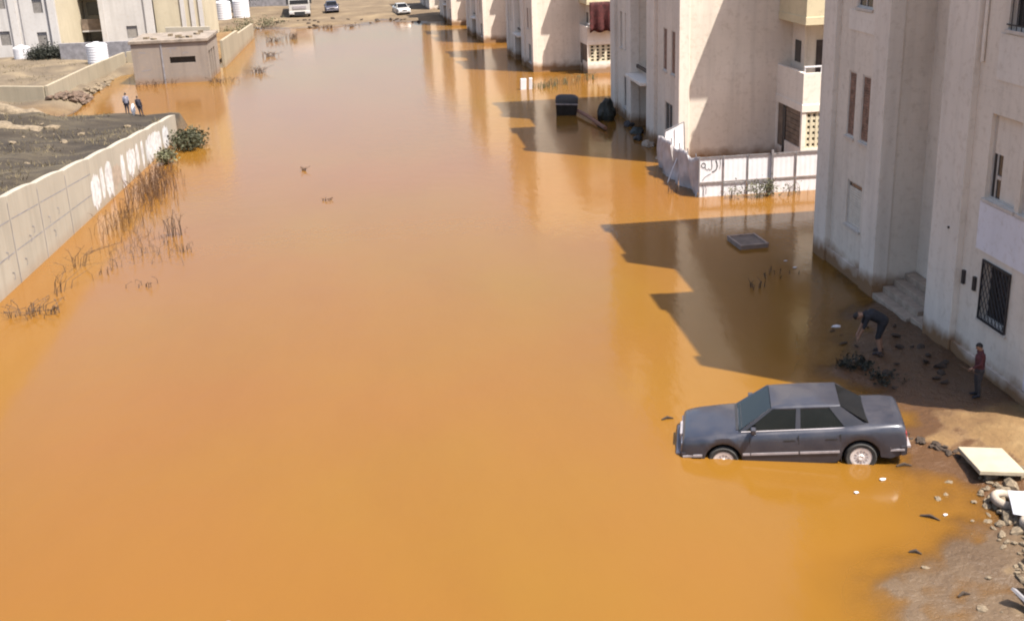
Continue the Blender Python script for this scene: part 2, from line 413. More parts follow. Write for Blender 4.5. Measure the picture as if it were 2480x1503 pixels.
XS = axis([(-2500, -300, 400), (-300, -60, 40), (-60, -32, 2.5), (-32, -8, 0.42), (-8, 5, 1.3), (5, 14.5, 0.22), (14.5, 40, 2), (40, 300, 40), (300, 2500, 400)])
YS = axis([(-300, 0, 50), (0, 12, 2), (12, 34, 0.25), (34, 130, 0.6), (130, 180, 3), (180, 400, 40), (400, 3000, 400)])
gm = MB(); gm.v = [(x, y, ground_z(x, y)) for y in YS for x in XS]
nx = len(XS); gm.f = [(j*nx+i, j*nx+i+1, (j+1)*nx+i+1, (j+1)*nx+i) for j in range(len(YS)-1) for i in range(nx-1)]
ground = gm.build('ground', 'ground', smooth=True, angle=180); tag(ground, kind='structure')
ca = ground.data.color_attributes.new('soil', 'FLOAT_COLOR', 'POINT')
for i, (x, y, z) in enumerate(gm.v):
    d, g = soil(x, y); ca.data[i].color = (d, g, max(smoothstep(0.10, 0.01, z), smoothstep(20.3, 21.6, y)*0.8 if x > 8 and y < 40 else 0), 1)  # blue: wet at the waterline; block's shaded ground also darkened in the mud colour
wm = MB(); YW = [y for y in YS if y < 170]
wm.v = [(x, y, 0.0) for y in YW for x in XS]
wm.f = [(j*nx+i, j*nx+i+1, (j+1)*nx+i+1, (j+1)*nx+i) for j in range(len(YW)-1) for i in range(nx-1)]
water = wm.build('flood_water', 'water', smooth=True, angle=180); tag(water, kind='structure')
wa = water.data.attributes.new('depth', 'FLOAT', 'POINT')
wa.data.foreach_set('value', [-v[2] for v in gm.v[:len(wm.v)]])

# ------------------------------------------------------------------ windows and apartment blocks (local x = into the block, y = along the street)
def slat_bars(mb, x, y0, y1, z0, z1, step, t=0.012):
    n = max(2, int((z1-z0)/step))
    for i in range(n):
        a = z0+(z1-z0)*i/n; b = z0+(z1-z0)*(i+1)/n
        mb.box((x-t, y0, a+0.004), (x+0.02, y1, b-0.006))
def window(root, face_x, y0, y1, z0, z1, kind, sub=True):
    """window set in a reveal that starts at face_x; kinds: shutter, shutter_gap, dark, red, barred, grille, slit"""
    d = face_x+{'red': 0.045, 'shutter': 0.1, 'shutter_gap': 0.06, 'slit': 0.12, 'dark': 0.06}.get(kind, 0.17)
    fr = MB(); t = 0.05
    fr.box((d-0.03, y0, z0), (d+0.03, y0+t, z1)); fr.box((d-0.03, y1-t, z0), (d+0.03, y1, z1))
    fr.box((d-0.03, y0+t, z0), (d+0.03, y1-t, z0+t)); fr.box((d-0.03, y0+t, z1-t), (d+0.03, y1-t, z1))
    w = fr.build('window', 'frame', root)
    a, b, c, e = y0+t, y1-t, z0+t, z1-t
    if kind in ('shutter', 'red'):
        mb = MB(); slat_bars(mb, d, a, b, c, e, 0.07); mb.build('shutter', 'shutter' if kind == 'shutter' else 'shutter_red', w)
    elif kind == 'shutter_gap':
        g = e-(e-c)*0.1
        mb = MB(); slat_bars(mb, d, a, b, c, g, 0.07); mb.build('shutter', 'shutter', w)
        MB().box((d+0.005, a, g), (d+0.02, b, e)).build('pane', 'void', w)
    elif kind == 'slit':
        MB().box((d, a, c), (d+0.02, b-0.36, e)).build('infill', 'wall_cream', w)
        MB().box((d, b-0.36, c+0.95), (d+0.02, b, e)).build('infill', 'wall_cream', w)
        MB().box((d+0.005, b-0.36, c), (d+0.02, b, c+0.95)).build('pane', 'void', w)
        mb = MB().box((d-0.02, b-0.36, c+0.42), (d+0.004, b-0.18, c+0.5)); mb.box((d-0.02, b-0.19, c), (d+0.004, b-0.16, c+0.95)); mb.build('mullion', 'frame', w)
    else:
        MB().box((d, a, c), (d+0.02, b, e)).build('pane', 'void', w)
        if kind == 'dark':
            MB().box((d-0.02, (a+b)/2-0.02, c), (d-0.002, (a+b)/2+0.02, e)).build('mullion', 'frame', w)
        if kind == 'barred':
            n = 7
            for i in range(n):
                y = a+(b-a)*(i+0.5)/n; MB().tube([(face_x-0.02, y, z0-0.02), (face_x-0.02, y, z1+0.02)], 0.012, 5).build('bar', 'iron', w)
            for z in (z0+0.1, z1-0.1): MB().box((face_x-0.035, y0-0.03, z-0.015), (face_x-0.02, y1+0.03, z+0.015)).build('crossbar', 'iron', w)
        if kind == 'grille':
            x = face_x-0.03
            for sgn in (1, -1):
                for i in range(-7, 15):
                    k = i*0.155; pts = []
                    # clip a slanted bar to the opening
                    t0, t1 = 0.0, 1.0; Wd, Hh = y1-y0, z1-z0
                    sl = 0.62*sgn
                    ya, yb = y0+k, y0+k+sl*Hh
                    seg = []
                    for q in range(0, 41):
                        tt = q/40; yy = ya+(yb-ya)*tt
                        if y0 <= yy <= y1: seg.append((x-0.006*sgn, yy, z0+Hh*tt))
                    if len(seg) > 3: MB().tube([seg[0], seg[-1]], 0.011 if sgn > 0 else 0.008, 4).build('bar', 'iron', w)
            f2 = MB()
            for a_, b_ in (((x-.02, y0-.02, z0-.02), (x+.015, y0+.02, z1+.02)), ((x-.02, y1-.02, z0-.02), (x+.015, y1+.02, z1+.02)), ((x-.02, y0+.02, z0-.02), (x+.015, y1-.02, z0+.02)), ((x-.02, y0+.02, z1-.02), (x+.015, y1-.02, z1+.02))): f2.box(a_, b_)
            f2.build('grille_frame', 'iron', w)
    sl = MB().box((face_x-0.05, y0-0.06, z0-0.07), (face_x+0.14, y1+0.06, z0-0.002)); sl.build('sill', 'frame', w)
    return w

def apartment_block(loc, rz, scale, label, detail, near=False, group='apartment blocks along the right of the street'):
    H, D = 14.2, 11.0
    A1, B0, L = 5.4, 8.5, 13.0
    root = empty('apartment_block', loc, label, 'building', rz, group, scale)
    mb = MB()
    # block A panel / block B panel, set 15 cm behind the pilasters
    if near:
        ha = [(1.9, 3.05, 1.34, 2.68, 'grille'), (2.1, 3.33, 4.02, 5.88, 'slit'), (0.72, 1.92, 4.02, 5.88, 'shutter'), (1.55, 3.05, 7.66, 9.0, 'barred'), (2.1, 3.33, 10.2, 12.0, 'shutter')]
        hb = [(9.9, 10.92, 1.46, 2.75, 'shutter_gap'), (10.72, 11.25, 3.95, 5.77, 'red'), (9.7, 10.3, 3.95, 5.77, 'red'), (9.95, 10.95, 7.5, 8.8, 'dark'), (10.72, 11.25, 10.1, 11.9, 'red'), (9.7, 10.3, 10.1, 11.9, 'red')]
    else:
        ha = [(1.5, 2.75, 1.25, 2.75, 'dark'), (1.15, 1.75, 3.95, 5.65, 'red'), (2.45, 3.05, 3.95, 5.65, 'red'), (1.6, 2.7, 7.3, 8.6, 'dark'), (1.15, 1.75, 10, 11.6, 'red'), (2.45, 3.05, 10, 11.6, 'red')]
        hb = [(9.95, 10.6, 1.25, 2.7, 'dark'), (9.75, 10.3, 3.95, 5.6, 'shutter'), (10.9, 11.4, 3.95, 5.6, 'shutter'), (10.0, 11.1, 7.3, 8.6, 'dark')]
    z0 = -1.2
    pa0, pa1, pb0, pb1 = (0.6, 4.05, 9.42, 12.05)
    mb.holed((0.15, pa0, z0), (0, 1, 0), (0, 0, 1), (1, 0, 0), [(h[0]-pa0, h[1]-pa0, h[2]-z0, h[3]-z0) for h in ha], pa1-pa0, H-z0, 0.2)
    mb.holed((0.15, pb0, z0), (0, 1, 0), (0, 0, 1), (1, 0, 0), [(h[0]-pb0, h[1]-pb0, h[2]-z0, h[3]-z0) for h in hb], pb1-pb0, H-z0, 0.2)
    # recess back wall with entrance opening and stair windows
    rx = 1.25
    hr = [(0.75, 2.0, 0.62-z0, 2.75-z0), (0.9, 1.9, 7.2-z0, 8.3-z0), (0.9, 1.9, 10.4-z0, 11.5-z0)]
    if near: hr = [(0.55, 1.55, 0.62-z0, 2.6-z0)]
    mb.holed((rx, A1, z0), (0, 1, 0), (0, 0, 1), (1, 0, 0), hr, B0-A1, H-z0, 0.25)
    # side walls of the recess, end walls, back, roof
    mb.quad((0.3, A1-0.04, z0), (rx, A1-0.04, z0), (rx, A1-0.04, H), (0.3, A1-0.04, H)); mb.quad((0.3, B0+0.04, z0), (rx, B0+0.04, z0), (rx, B0+0.04, H), (0.3, B0+0.04, H))
    mb.quad((rx, A1-0.04, z0), (rx, A1, z0), (rx, A1, H), (rx, A1-0.04, H)); mb.quad((rx, B0+0.04, z0), (rx, B0, z0), (rx, B0, H), (rx, B0+0.04, H))
    mb.quad((0.3, 0.05, z0), (D, 0.05, z0), (D, 0.05, H), (0.3, 0.05, H)); mb.quad((0.3, L-0.05, z0), (D, L-0.05, z0), (D, L-0.05, H), (0.3, L-0.05, H))
    mb.quad((D, 0.05, z0), (D, L-0.05, z0), (D, L-0.05, H), (D, 0.05, H))
    wall = mb.build('wall', 'wall_cream', root)
    MB().box((0.2, 0.1, H-0.25), (D-0.05, A1-0.1, H-0.02)).box((rx+0.05, A1-0.1, H-0.25), (D-0.05, B0+0.1, H-0.02)).box((0.2, B0+0.1, H-0.25), (D-0.05, L-0.1, H-0.02)).build('roof', 'concrete', root)
    for a, b in ((0.0, 0.6), (4.05, A1), (B0, 9.42), (12.05, L)):
        MB().box((0.0, a, z0), (0.42, b, H+0.03)).build('pilaster', 'wall_band', root, bevel=0.02)
    for h in ha+hb: window(root, 0.15, *h)
    # plinth
    for a, b in ((0.6, 4.05), (9.42, 12.05)): MB().box((0.06, a, z0), (0.2, b, 0.42)).build('plinth', 'wall_band', root)
    if near:
        MB().box((0.125, 0.6, 2.86), (0.16, 3.45, 3.93)).build('painted_panel', 'wall_white', root)
        MB().box((0.135, 0.6, 0.43), (0.155, 1.0, 2.86)).build('painted_panel', 'wall_white', root)
        MB().box((0.13, 9.6, 6.87), (0.16, 11.45, 7.41)).build('painted_panel', 'wall_pale', root)
        MB().box((0.13, 1.3, 6.6), (0.16, 3.3, 7.56)).build('painted_panel', 'wall_pale', root)
        for y in (3.85, 3.34): MB().box((0.09, y-0.05, 1.88), (0.16, y+0.05, 2.2)).build('meter_niche', 'iron', root)
        # entrance steps and low slab
        for i in range(4):
            MB().box((0.02+i*0.3, 6.35, -0.3), (0.32+i*0.3 if i < 3 else rx-0.01, B0+0.0 if i else B0-0.02, 0.14+i*0.165)).build('step', 'concrete', root, bevel=0.015)
        MB().box((0.12, A1+0.03, -0.3), (rx-0.01, 6.33, 0.2)).build('side_slab', 'concrete', root, bevel=0.015)
        dr = MB().box((rx+0.18, A1+0.55, 0.62), (rx+0.24, A1+1.55, 2.6)).build('door', 'door_dark', root)
        MB().tube([(rx+0.14, A1+1.4, 1.5), (rx+0.14, A1+1.4, 1.7)], 0.015).build('handle', 'steel', dr)
        w = []
        for i in range(14):
            t = i/13; w.append((rx-0.04-0.02*math.sin(t*6), A1+0.28+0.25*math.sin(t*4.2)*(1-t)-0.16*t, 9.5-4.4*t))
        MB().tube(w, 0.013, 5).build('cable', 'iron', root)
        MB().tube([(0.11, 3.9, 14.1), (0.1, 3.9, 6.9)], 0.04, 8).build('drainpipe', 'wall_band', root)
        pl = MB().tube([(-0.03, 4.5, 3.05), (0.0, 4.5, 3.05)], 0.03, 8).build('pipe_stub', 'iron', root)
    else:
        MB().box((-0.25, A1+0.02, 2.95), (rx-0.01, B0-0.02, 3.09)).build('canopy', 'wall_pale', root, bevel=0.02)
        MB().box((0.25, A1+0.1, 3.35), (0.32, B0-0.1, 3.5)).build('rail', 'iron', root)
        dr = MB().box((rx+0.15, A1+0.75, 0.62), (rx+0.24, A1+2.0, 2.75)).build('door', 'door_dark', root)
        MB().box((rx+0.10, A1+1.85, 1.55), (rx+0.148, A1+1.9, 1.75)).build('handle', 'steel', dr)
        MB().box((0.03, A1+0.02, z0), (0.13, A1+0.14, 2.94)).build('canopy_post', 'wall_pale', root)
        MB().box((rx-0.06, A1+0.16, z0), (rx-0.015, B0-0.15, 2.6)).build('entrance_panel', 'door_purple', root) if not near else None
        for z in (7.2, 10.4): MB().box((rx+0.1, A1+0.9, z), (rx+0.13, A1+1.9, z+1.1)).build('stair_window', 'void', root)
        bay(root, detail)
    return root

def bay(root, detail):
    """stack of loggias projecting from the end wall towards the camera"""
    u0, u1, P = 3.9, 9.0, 2.8
    y1, y0 = 0.04, -P
    g = MB()
    # ground floor: dwarf wall, corner piers
    for a, b in (((u0, y0, -1.2), (u1, y0+0.16, 1.6)), ((u0, y0+0.16, -1.2), (u0+0.16, y0+1.75, 1.6))): g.box(a, b)
    g.box((u0, y1-0.22, -1.2), (u0+0.16, y1, 2.93)); g.box((u0, y0, 1.6), (u0+0.16, y0+0.16, 2.93))
    g.build('loggia_wall', 'wall_pale', root)
    # brown boards beside the black doorway
    sl = MB(); n = 7
    for i in range(n):
        a = 1.6+i*1.33/n
        MB().box((u0+0.03, y0+0.17, a+0.008), (u0+0.1, y0+1.74, a+1.33/n-0.008)).build('board', 'brown_board', root)
    MB().box((u0+0.02, y0+1.78, -1.0), (u0+0.08, y1-0.75, 2.85)).build('doorway', 'void', root)
    MB().box((u0+0.03, y1-0.74, 1.3), (u0+0.09, y1-0.23, 2.9)).build('board_panel', 'brown_board', root)
    MB().box((u0+0.02, y1-0.73, -1.0), (u0+0.1, y1-0.24, 1.28)).build('dwarf_wall', 'wall_pale', root)
    # pierced block screen on the front
    s = MB(); cols, rows = (24, 6) if detail else (11, 5); W = u1-u0-0.2; x0 = u0+0.18; cw = W/cols; rh = 1.31/rows; q_ = cw*0.25
    for i in range(cols+1): s.box((x0+i*cw-q_, y0+0.03, 1.61), (x0+i*cw+q_, y0+0.13, 2.92))
    for j in range(rows+1):
        for i in range(cols): s.box((x0+i*cw+q_, y0+0.04, 1.61 if j == 0 else 1.61+j*rh-0.055), (x0+(i+1)*cw-q_, y0+0.12, min(2.92, 1.61+j*rh+0.055)))
    s.build('pierced_screen', 'screen', root)
    MB().box((u0+0.25, y0+0.4, 1.0), (u1-0.2, y0+0.45, 2.9)).build('screen_backing', 'iron', root)
    # slabs and parapets
    for k, (zb, zt, mt) in enumerate(((2.94, 4.35, 'wall_pale'), (6.05, 7.25, 'wall_ochre'), (8.9, 9.95, 'wall_pale'))):
        MB().box((u0-0.03, y0-0.03, zb), (u1, y1, zb+0.28)).build('balcony_slab', mt, root, bevel=0.01)
        p = MB().box((u0, y0, zb+0.28), (u1, y0+0.14, zt)).box((u0, y0+0.14, zb+0.28), (u0+0.14, y1, zt)).build('parapet', mt, root)
        r = MB()
        for i in range(9): r.box((u0+0.06+i*(u1-u0-0.2)/8-0.015, y0+0.05, zt), (u0+0.06+i*(u1-u0-0.2)/8+0.015, y0+0.08, zt+0.2))
        r.box((u0+0.03, y0+0.04, zt+0.2), (u1, y0+0.09, zt+0.25)); r.build('railing', 'white_paint', root)
        # inner wall with small window and door
        zi = zt
        MB().box((u0+0.55, y0+1.5, zb+0.28), (u0+0.65, y1, zb+3.0)).build('inner_wall', 'wall_cream', root)
        w = MB().box((u0+0.53, y0+1.85, zb+1.55), (u0+0.548, y0+2.45, zb+2.35)).build('inner_window', 'void', root)
        MB().box((u0+0.66, y0+1.5, zb+0.28), (u1, y0+1.6, zb+3.0)).build('inner_wall', 'wall_cream', root)
        MB().box((u0+1.0, y0+1.46, zb+0.28), (u0+1.85, y0+1.498, zb+2.4)).build('door', 'door_dark', root)
        if k == 0 and detail: MB().box((u0+2.0, y0+1.1, zb+2.2), (u0+2.8, y0+1.45, zb+2.75)).build('air_conditioner', 'wall_pale', root)
    MB().box((u0-0.03, y0-0.03, 11.75), (u1, y1, 12.2)).build('bay_roof', 'wall_pale', root)
    MB().box((u1, y0, -1.2), (u1+0.15, y1, 12.0)).build('bay_end_wall', 'wall_pale', root)

b1 = apartment_block((12.68, 20.1, 0.0), 0, 1.0, 'nearest cream apartment block at the right edge with diamond grille window and entrance steps', True, True)
b2 = apartment_block((11.75, 46.25, -0.7), R(0.6), 1.06, 'pale apartment block behind the white sheet metal fence with stacked loggias', True)
b3 = apartment_block((9.57, 76.0, -0.55), R(3.4), 0.80, 'pale apartment block in the middle of the row with maroon cloth on its balcony', False)
b4 = apartment_block((7.93, 94.3, -0.45), R(4.6), 0.68, 'pale apartment block second from the far end of the row', False)
b5 = apartment_block((6.34, 109.8, -0.2), R(5.0), 0.60, 'farthest full pale apartment block of the row near the parked white car', False)
b6 = apartment_block((4.9, 123.5, 0.2), R(5.0), 0.60, 'grey looking block end at the top of the street behind the white car', False)

# maroon washing bundled on the balcony of the third block
def cloth_heap(name, mat, c, size, seed, label, cat):
    rnd = random.Random(seed); mb = MB(); nu, nv = 14, 8
    for j in range(nv+1):
        for i in range(nu+1):
            a = i/nu; b = j/nv
            x = c[0]+(a-0.5)*size[0]; z = c[2]+(1-b)*size[2]-0.12*abs(math.sin(a*9+seed))*(b > 0.8)
            y = c[1]-0.10*math.sin(a*21+seed)*(0.4+b)-0.05*rnd.random()-size[1]*(0.3+0.7*b*(1-b))
            mb.v.append((x, y, z))
    for j in range(nv):
        for i in range(nu):
            p = j*(nu+1)+i; mb.f.append((p, p+1, p+nu+2, p+nu+1))
    o = mb.build(name, mat, smooth=True, angle=180); s = o.modifiers.new('thick', 'SOLIDIFY'); s.thickness = 0.03
    return tag(o, label, cat)
cloth_heap('maroon_cloth', 'maroon', (14.05, 73.62, 2.72), (2.3, 0.1, 1.75), 2, 'dark maroon cloth draped over the balcony of the third block', 'cloth')

# ------------------------------------------------------------------ stepped boundary wall on the left
tops = [(27.5, 3.45), (30.2, 3.2), (33.0, 2.95), (35.6, 2.76), (38.3, 2.55), (41.2, 2.32), (44.2, 2.10), (47.3, 1.90), (50.5, 1.70), (53.5, 1.52), (56.4, 1.36), (59.2, 1.20)]
wroot = empty('boundary_wall', (-11.3, 43, 0), 'long pale stepped concrete wall with scalloped top and white paint patches beside dark plot', 'wall')
def wallx(y): return interp(WALLX, y)
for (ya, za), (yb, zb) in zip(tops, tops[1:]):
    mb = MB(); n = 8; prof = []
    for i in range(n+1):
        t = i/n; y = ya+(yb-ya)*t+(0.012 if i == 0 else -0.012 if i == n else 0)
        zt = za+(zb-za)*(0.1+0.8*t)+0.03*math.sin(math.pi*min(1, t*1.05))-(0.03*smoothstep(0.8, 1, t))
        prof.append((y, zt))
    o = 0; th = 0.22
    for k, dx in enumerate((0.0, -th)):
        mb.v += [(wallx(y)+dx+11.3, y-43, -0.9) for y, _ in prof]+[(wallx(y)+dx+11.3, y-43, z) for y, z in prof]
    m_ = n+1
    for i in range(n):
        mb.f += [(i, i+1, m_+i+1, m_+i), (2*m_+i, 3*m_+i, 3*m_+i+1, 2*m_+i+1), (m_+i, m_+i+1, 3*m_+i+1, 3*m_+i), (i, 2*m_+i, 2*m_+i+1, i+1)]
    mb.f += [(0, m_, 3*m_, 2*m_), (n, 2*m_+n, 3*m_+n, m_+n)]
    p = mb.build('panel', 'wall_stone', wroot, bevel=0.015)
    # shallow scored joints on the nearer panels
    if yb < 46:
        for fz in (0.36, 0.72):
            z1 = za*fz; z2 = zb*fz
            MB().quad((wallx(ya+.1)+11.303, ya+.1-43, z1), (wallx(yb-.1)+11.303, yb-.1-43, z2), (wallx(yb-.1)+11.303, yb-.1-43, z2+0.035), (wallx(ya+.1)+11.303, ya+.1-43, z1+0.035)).build('joint_line', 'concrete_dark', p)
        MB().quad((wallx(ya)+11.303, ya-43-0.02, -0.2), (wallx(ya)+11.303, ya-43+0.025, -0.2), (wallx(ya)+11.303, ya-43+0.025, za*0.92), (wallx(ya)+11.303, ya-43-0.02, za*0.92)).build('joint_line', 'concrete_dark', p)
def patch(ya, yb, z0a, z1a, z0b, z1b, seed=0, mat='faded_paint', x=0.006):
    rnd = random.Random(seed); n = max(6, int((yb-ya)*9)); mb = MB(); lo = []; hi = []
    for i in range(n+1):
        t = i/n; y = ya+(yb-ya)*t; e = math.sqrt(max(0.0, 1-abs(2*t-1)**3))
        a = z0a+(z0b-z0a)*t; b = z1a+(z1b-z1a)*t; mid = 0.45*a+0.55*b
        a = mid+(a-mid)*(0.45+0.55*e)+rnd.uniform(-.13, .10)-(0.25 if rnd.random() < 0.12 else 0); b = mid+(b-mid)*(0.3+0.7*e)+rnd.uniform(-.09, .07)
        lo.append((wallx(y)+11.3+x, y-43, a)); hi.append((wallx(y)+11.3+x, y-43, b))
    mb.v = lo+hi; mb.f = [(i, i+1, n+2+i, n+1+i) for i in range(n)]
    return mb.build('paint_patch', mat, wroot)
patch(43.9, 45.1, 0.25, 1.35, 0.25, 1.45, 1); patch(45.25, 45.75, 0.25, 1.45, 0.3, 1.5, 2); patch(45.9, 46.9, 0.2, 1.45, 0.2, 1.5, 3)
patch(46.95, 48.2, 0.35, 1.2, 0.35, 1.1, 9, 'concrete'); patch(48.3, 48.9, 0.1, 1.35, 0.1, 1.35, 4)
patch(49.3, 50.7, 0.25, 1.3, 0.3, 1.3, 5); patch(50.85, 51.35, 0.3, 1.3, 0.3, 1.3, 6); patch(51.8, 52.2, 0.25, 1.35, 0.25, 1.3, 7)
patch(52.6, 55.6, 0.1, 1.25, 0.2, 1.15, 8); patch(56.0, 57.2, 0.1, 1.1, 0.15, 1.05, 11)
def stroke(name, pts, w, frame, mat, parent):
    """flat sprayed line: pts are (a,b) mapped by frame(a,b)->point"""
    mb = MB(); P = [Vector((a, b)) for a, b in pts]; n = len(P)
    for i in range(n):
        d = (P[min(i+1, n-1)]-P[max(i-1, 0)]).normalized(); q = Vector((-d.y, d.x))*w/2
        mb.v += [frame(*(P[i]+q)), frame(*(P[i]-q))]
    mb.f = [(2*i, 2*i+1, 2*i+3, 2*i+2) for i in range(n-1)]
    return mb.build(name, mat, parent)
def wf(a, b): return (wallx(a)+11.3+0.007, a-43, b)
rnd = random.Random(5)
for cx_, cz_ in ((36.9, 1.15), (37.3, 1.35), (38.9, 1.25), (39.2, 0.7), (39.9, 1.3), (36.2, 0.6), (34.8, 1.2), (35.0, 0.5)):
    stroke('graffiti', [(cx_+0.12*math.sin(t*1.3)+t*0.05, cz_-0.09*t+0.05*math.sin(t*2.5)) for t in range(4)], 0.035, wf, 'concrete_dark', wroot)

# ------------------------------------------------------------------ white sheet-metal fence by the second block
fx0, fx1, fy = 11.12, 16.5, 40.66
froot = empty('sheet_metal_fence', (fx0, fy, 0), 'white sheet metal fence with grey posts and sprayed writing in the water', 'fence')
def fl(x): return x-fx0
N_P = 6; pw = 0.915
for i in range(N_P):
    a = i*pw; b = a+pw-0.05
    for za, zb in ((-0.5, 0.5), (0.56, 1.44)):
        mb = MB(); k = 9
        tlt = random.uniform(-.02, .02)
        mb.v = [(a+0.025+(b-a)*t/k, (0.003 if t % 2 else -0.002)+tlt, z) for z in (za, zb) for t in range(k+1)]
        mb.f = [(t, t+1, k+2+t, k+1+t) for t in range(k)]
        p = mb.build('panel', 'white_paint', froot); s = p.modifiers.new('thick', 'SOLIDIFY'); s.thickness = 0.008
        if i == 0 and za > 0: gpanel = p
    MB().box((a-0.022, -0.05, -0.6), (a+0.022, -0.022, 1.52)).build('post', 'steel', froot)
    if i == 3: MB().box((a-0.045, -0.10, -0.6), (a+0.04, -0.052, 1.62)).build('gate_post', 'steel', froot)
    for z in (0.53, 1.48):
        MB().box((a+0.023, -0.045, z-0.03), (a+pw-0.023, -0.02, z+0.02)).build('rail', 'steel', froot)
# sprayed letters on the first panel
def gf(a, b): return (a, -0.024, b)
def arc(cx_, cz_, rx_, rz_, t0, t1, n=14): return [(cx_+rx_*math.cos(R(t0+(t1-t0)*i/n)), cz_+rz_*math.sin(R(t0+(t1-t0)*i/n))) for i in range(n+1)]
for pts, w in ((arc(0.16, 1.19, 0.075, 0.085, 0, 360), 0.028), ([(0.22, 1.14), (0.24, 1.05), (0.3, 1.0), (0.36, 1.06), (0.40, 1.0), (0.46, 1.02), (0.48, 1.12), (0.46, 1.38)], 0.024),
               ([(0.62, 1.36), (0.66, 1.25), (0.68, 1.12), (0.64, 1.0), (0.55, 0.94), (0.48, 0.93)], 0.04), ([(0.78, 1.42), (0.8, 1.2), (0.77, 1.02)], 0.018),
               ([(0.46, 0.86), (0.34, 0.82), (0.22, 0.74), (0.12, 0.62)], 0.018), ([(0.13, 0.46), (0.18, 0.3), (0.17, 0.12), (0.2, 0.02)], 0.024), ([(0.22, 0.44), (0.28, 0.3), (0.27, 0.1)], 0.018)):
    stroke('sprayed_letter', pts, w, gf, 'black_paint', froot)
# crumpled run of sheets from the corner back to the block
croot = empty('crumpled_fence', (11.1, 40.7, 0), 'crumpled shade-greyed sheet fence bent into the water between white fence and block', 'fence')
rnd = random.Random(3)
segs = [(0.0, 1.02), (1.0, 2.05), (2.02, 3.1), (3.08, 4.2), (4.18, 5.3)]
def cx(y): return -0.05*y
for i, (a, b) in enumerate(segs):
    mb = MB(); nu, nv = 14, 10; lean = [0.0, -0.10, 0.08, -0.12, 0.05][i]
    for jv in range(nv+1):
        for iu in range(nu+1):
            t = iu/nu; v = jv/nv; y = a+(b-a)*t
            zt_ = 1.42-0.10*abs(math.sin(y*1.9))-0.12*vnoise(y*1.4, 3, 41); zb_ = -0.35+0.55*max(0, vnoise(y*1.9, 8, 42))+0.15*vnoise(y*5, 1, 43)
            z = zb_+(zt_-zb_)*v
            x = cx(y)+0.22*vnoise(y*1.5, v*1.2, 44)*(1.1-v)+0.10*vnoise(y*3.3, v*2.5, 45)+0.03*math.sin(y*34)+lean*(v-0.5)-(0.012 if i % 2 else 0)
            mb.v.append((x, y+0.04*vnoise(v*3, y, 46), z))
    for jv in range(nv):
        for iu in range(nu):
            p = jv*(nu+1)+iu; mb.f.append((p, p+1, p+nu+2, p+nu+1))
    o = mb.build('panel', 'crumpled', croot, smooth=True, angle=50); q = o.modifiers.new('thick', 'SOLIDIFY'); q.thickness = 0.006
for y in (1.03, 2.06, 3.12, 4.22): MB().tube([(cx(y)+0.3, y, -0.6), (cx(y)+0.28, y, 0.6), (cx(y)+0.25, y+0.05, 1.4)], 0.022, 5).build('post', 'steel', croot)
groot = empty('bent_gate_frame', (11.38, 45.75, 0), 'small white bent gate leaf standing where crumpled fence meets the block', 'gate', R(6))
mb = MB()
for a, b in (((-0.45, 0, 0.5), (-0.3, 0.03, 1.55)), ((0.55, 0.0, 0.4), (0.5, 0.03, 1.85)), ((-0.3, 0.03, 1.55), (0.5, 0.03, 1.85)), ((0.55, 0, -0.7), (0.55, 0, 0.5))): mb.tube([a, b], 0.022, 5)
mb.build('frame', 'steel', groot)
MB().quad((-0.42, 0.0, 0.35), (0.5, 0.0, 0.3), (0.47, 0.03, 1.79), (-0.28, 0.03, 1.5)).build('sheet', 'white_paint', groot).modifiers.new('thick', 'SOLIDIFY').thickness = 0.01
MB().box((0.08, -0.012, 0.34), (0.105, -0.002, 1.6)).build('seam', 'trim_grey', groot)
tag(MB().tube([(10.35, 43.2, -0.6), (10.78, 43.35, 0.45), (11.25, 43.5, 1.45)], 0.025, 6).build('leaning_pole', 'plastic_white'), 'thin white pole leaning against the crumpled fence', 'pole')
def weeds(name, loc, n, h, spread, mat, label, cat, seed, lean=0.35, bend=0.5, r=0.008, group=None, sx=1, sy=1):
    rnd = random.Random(seed); mb = MB()
    for i in range(n):
        x, y = rnd.gauss(0, spread*sx*0.5), rnd.gauss(0, spread*sy*0.5); hh = h*rnd.uniform(0.45, 1.1)
        dx, dy = [max(-1.1, min(1.1, rnd.gauss(0, lean)))*hh for _ in (0, 1)]
        pts = [(x, y, -0.35), (x+dx*0.3, y+dy*0.3, hh*0.5), (x+dx*(0.7+bend*rnd.random()), y+dy*(0.7+bend*rnd.random()), hh*rnd.uniform(0.7, 1.0))]
        if rnd.random() < 0.3: pts.append((pts[-1][0]+rnd.uniform(-.18, .18)*h, pts[-1][1]+rnd.uniform(-.15, .15)*h, pts[-1][2]*rnd.uniform(0.3, 0.7)))
        mb.tube(pts, [r*1.3]+[r]*(len(pts)-2)+[r*0.4], 4)
        for q in range(rnd.randint(0, 2)):
            t = rnd.uniform(0.4, 1); b = Vector(pts[1]).lerp(Vector(pts[2]), t); e = b+Vector((rnd.uniform(-.2, .2), rnd.uniform(-.2, .2), rnd.uniform(0, .2)))*h
            mb.tube([b, e], [r*0.8, r*0.3], 3)
    o = mb.build(name, mat); o.location = loc
    return tag(o, label, cat, group)
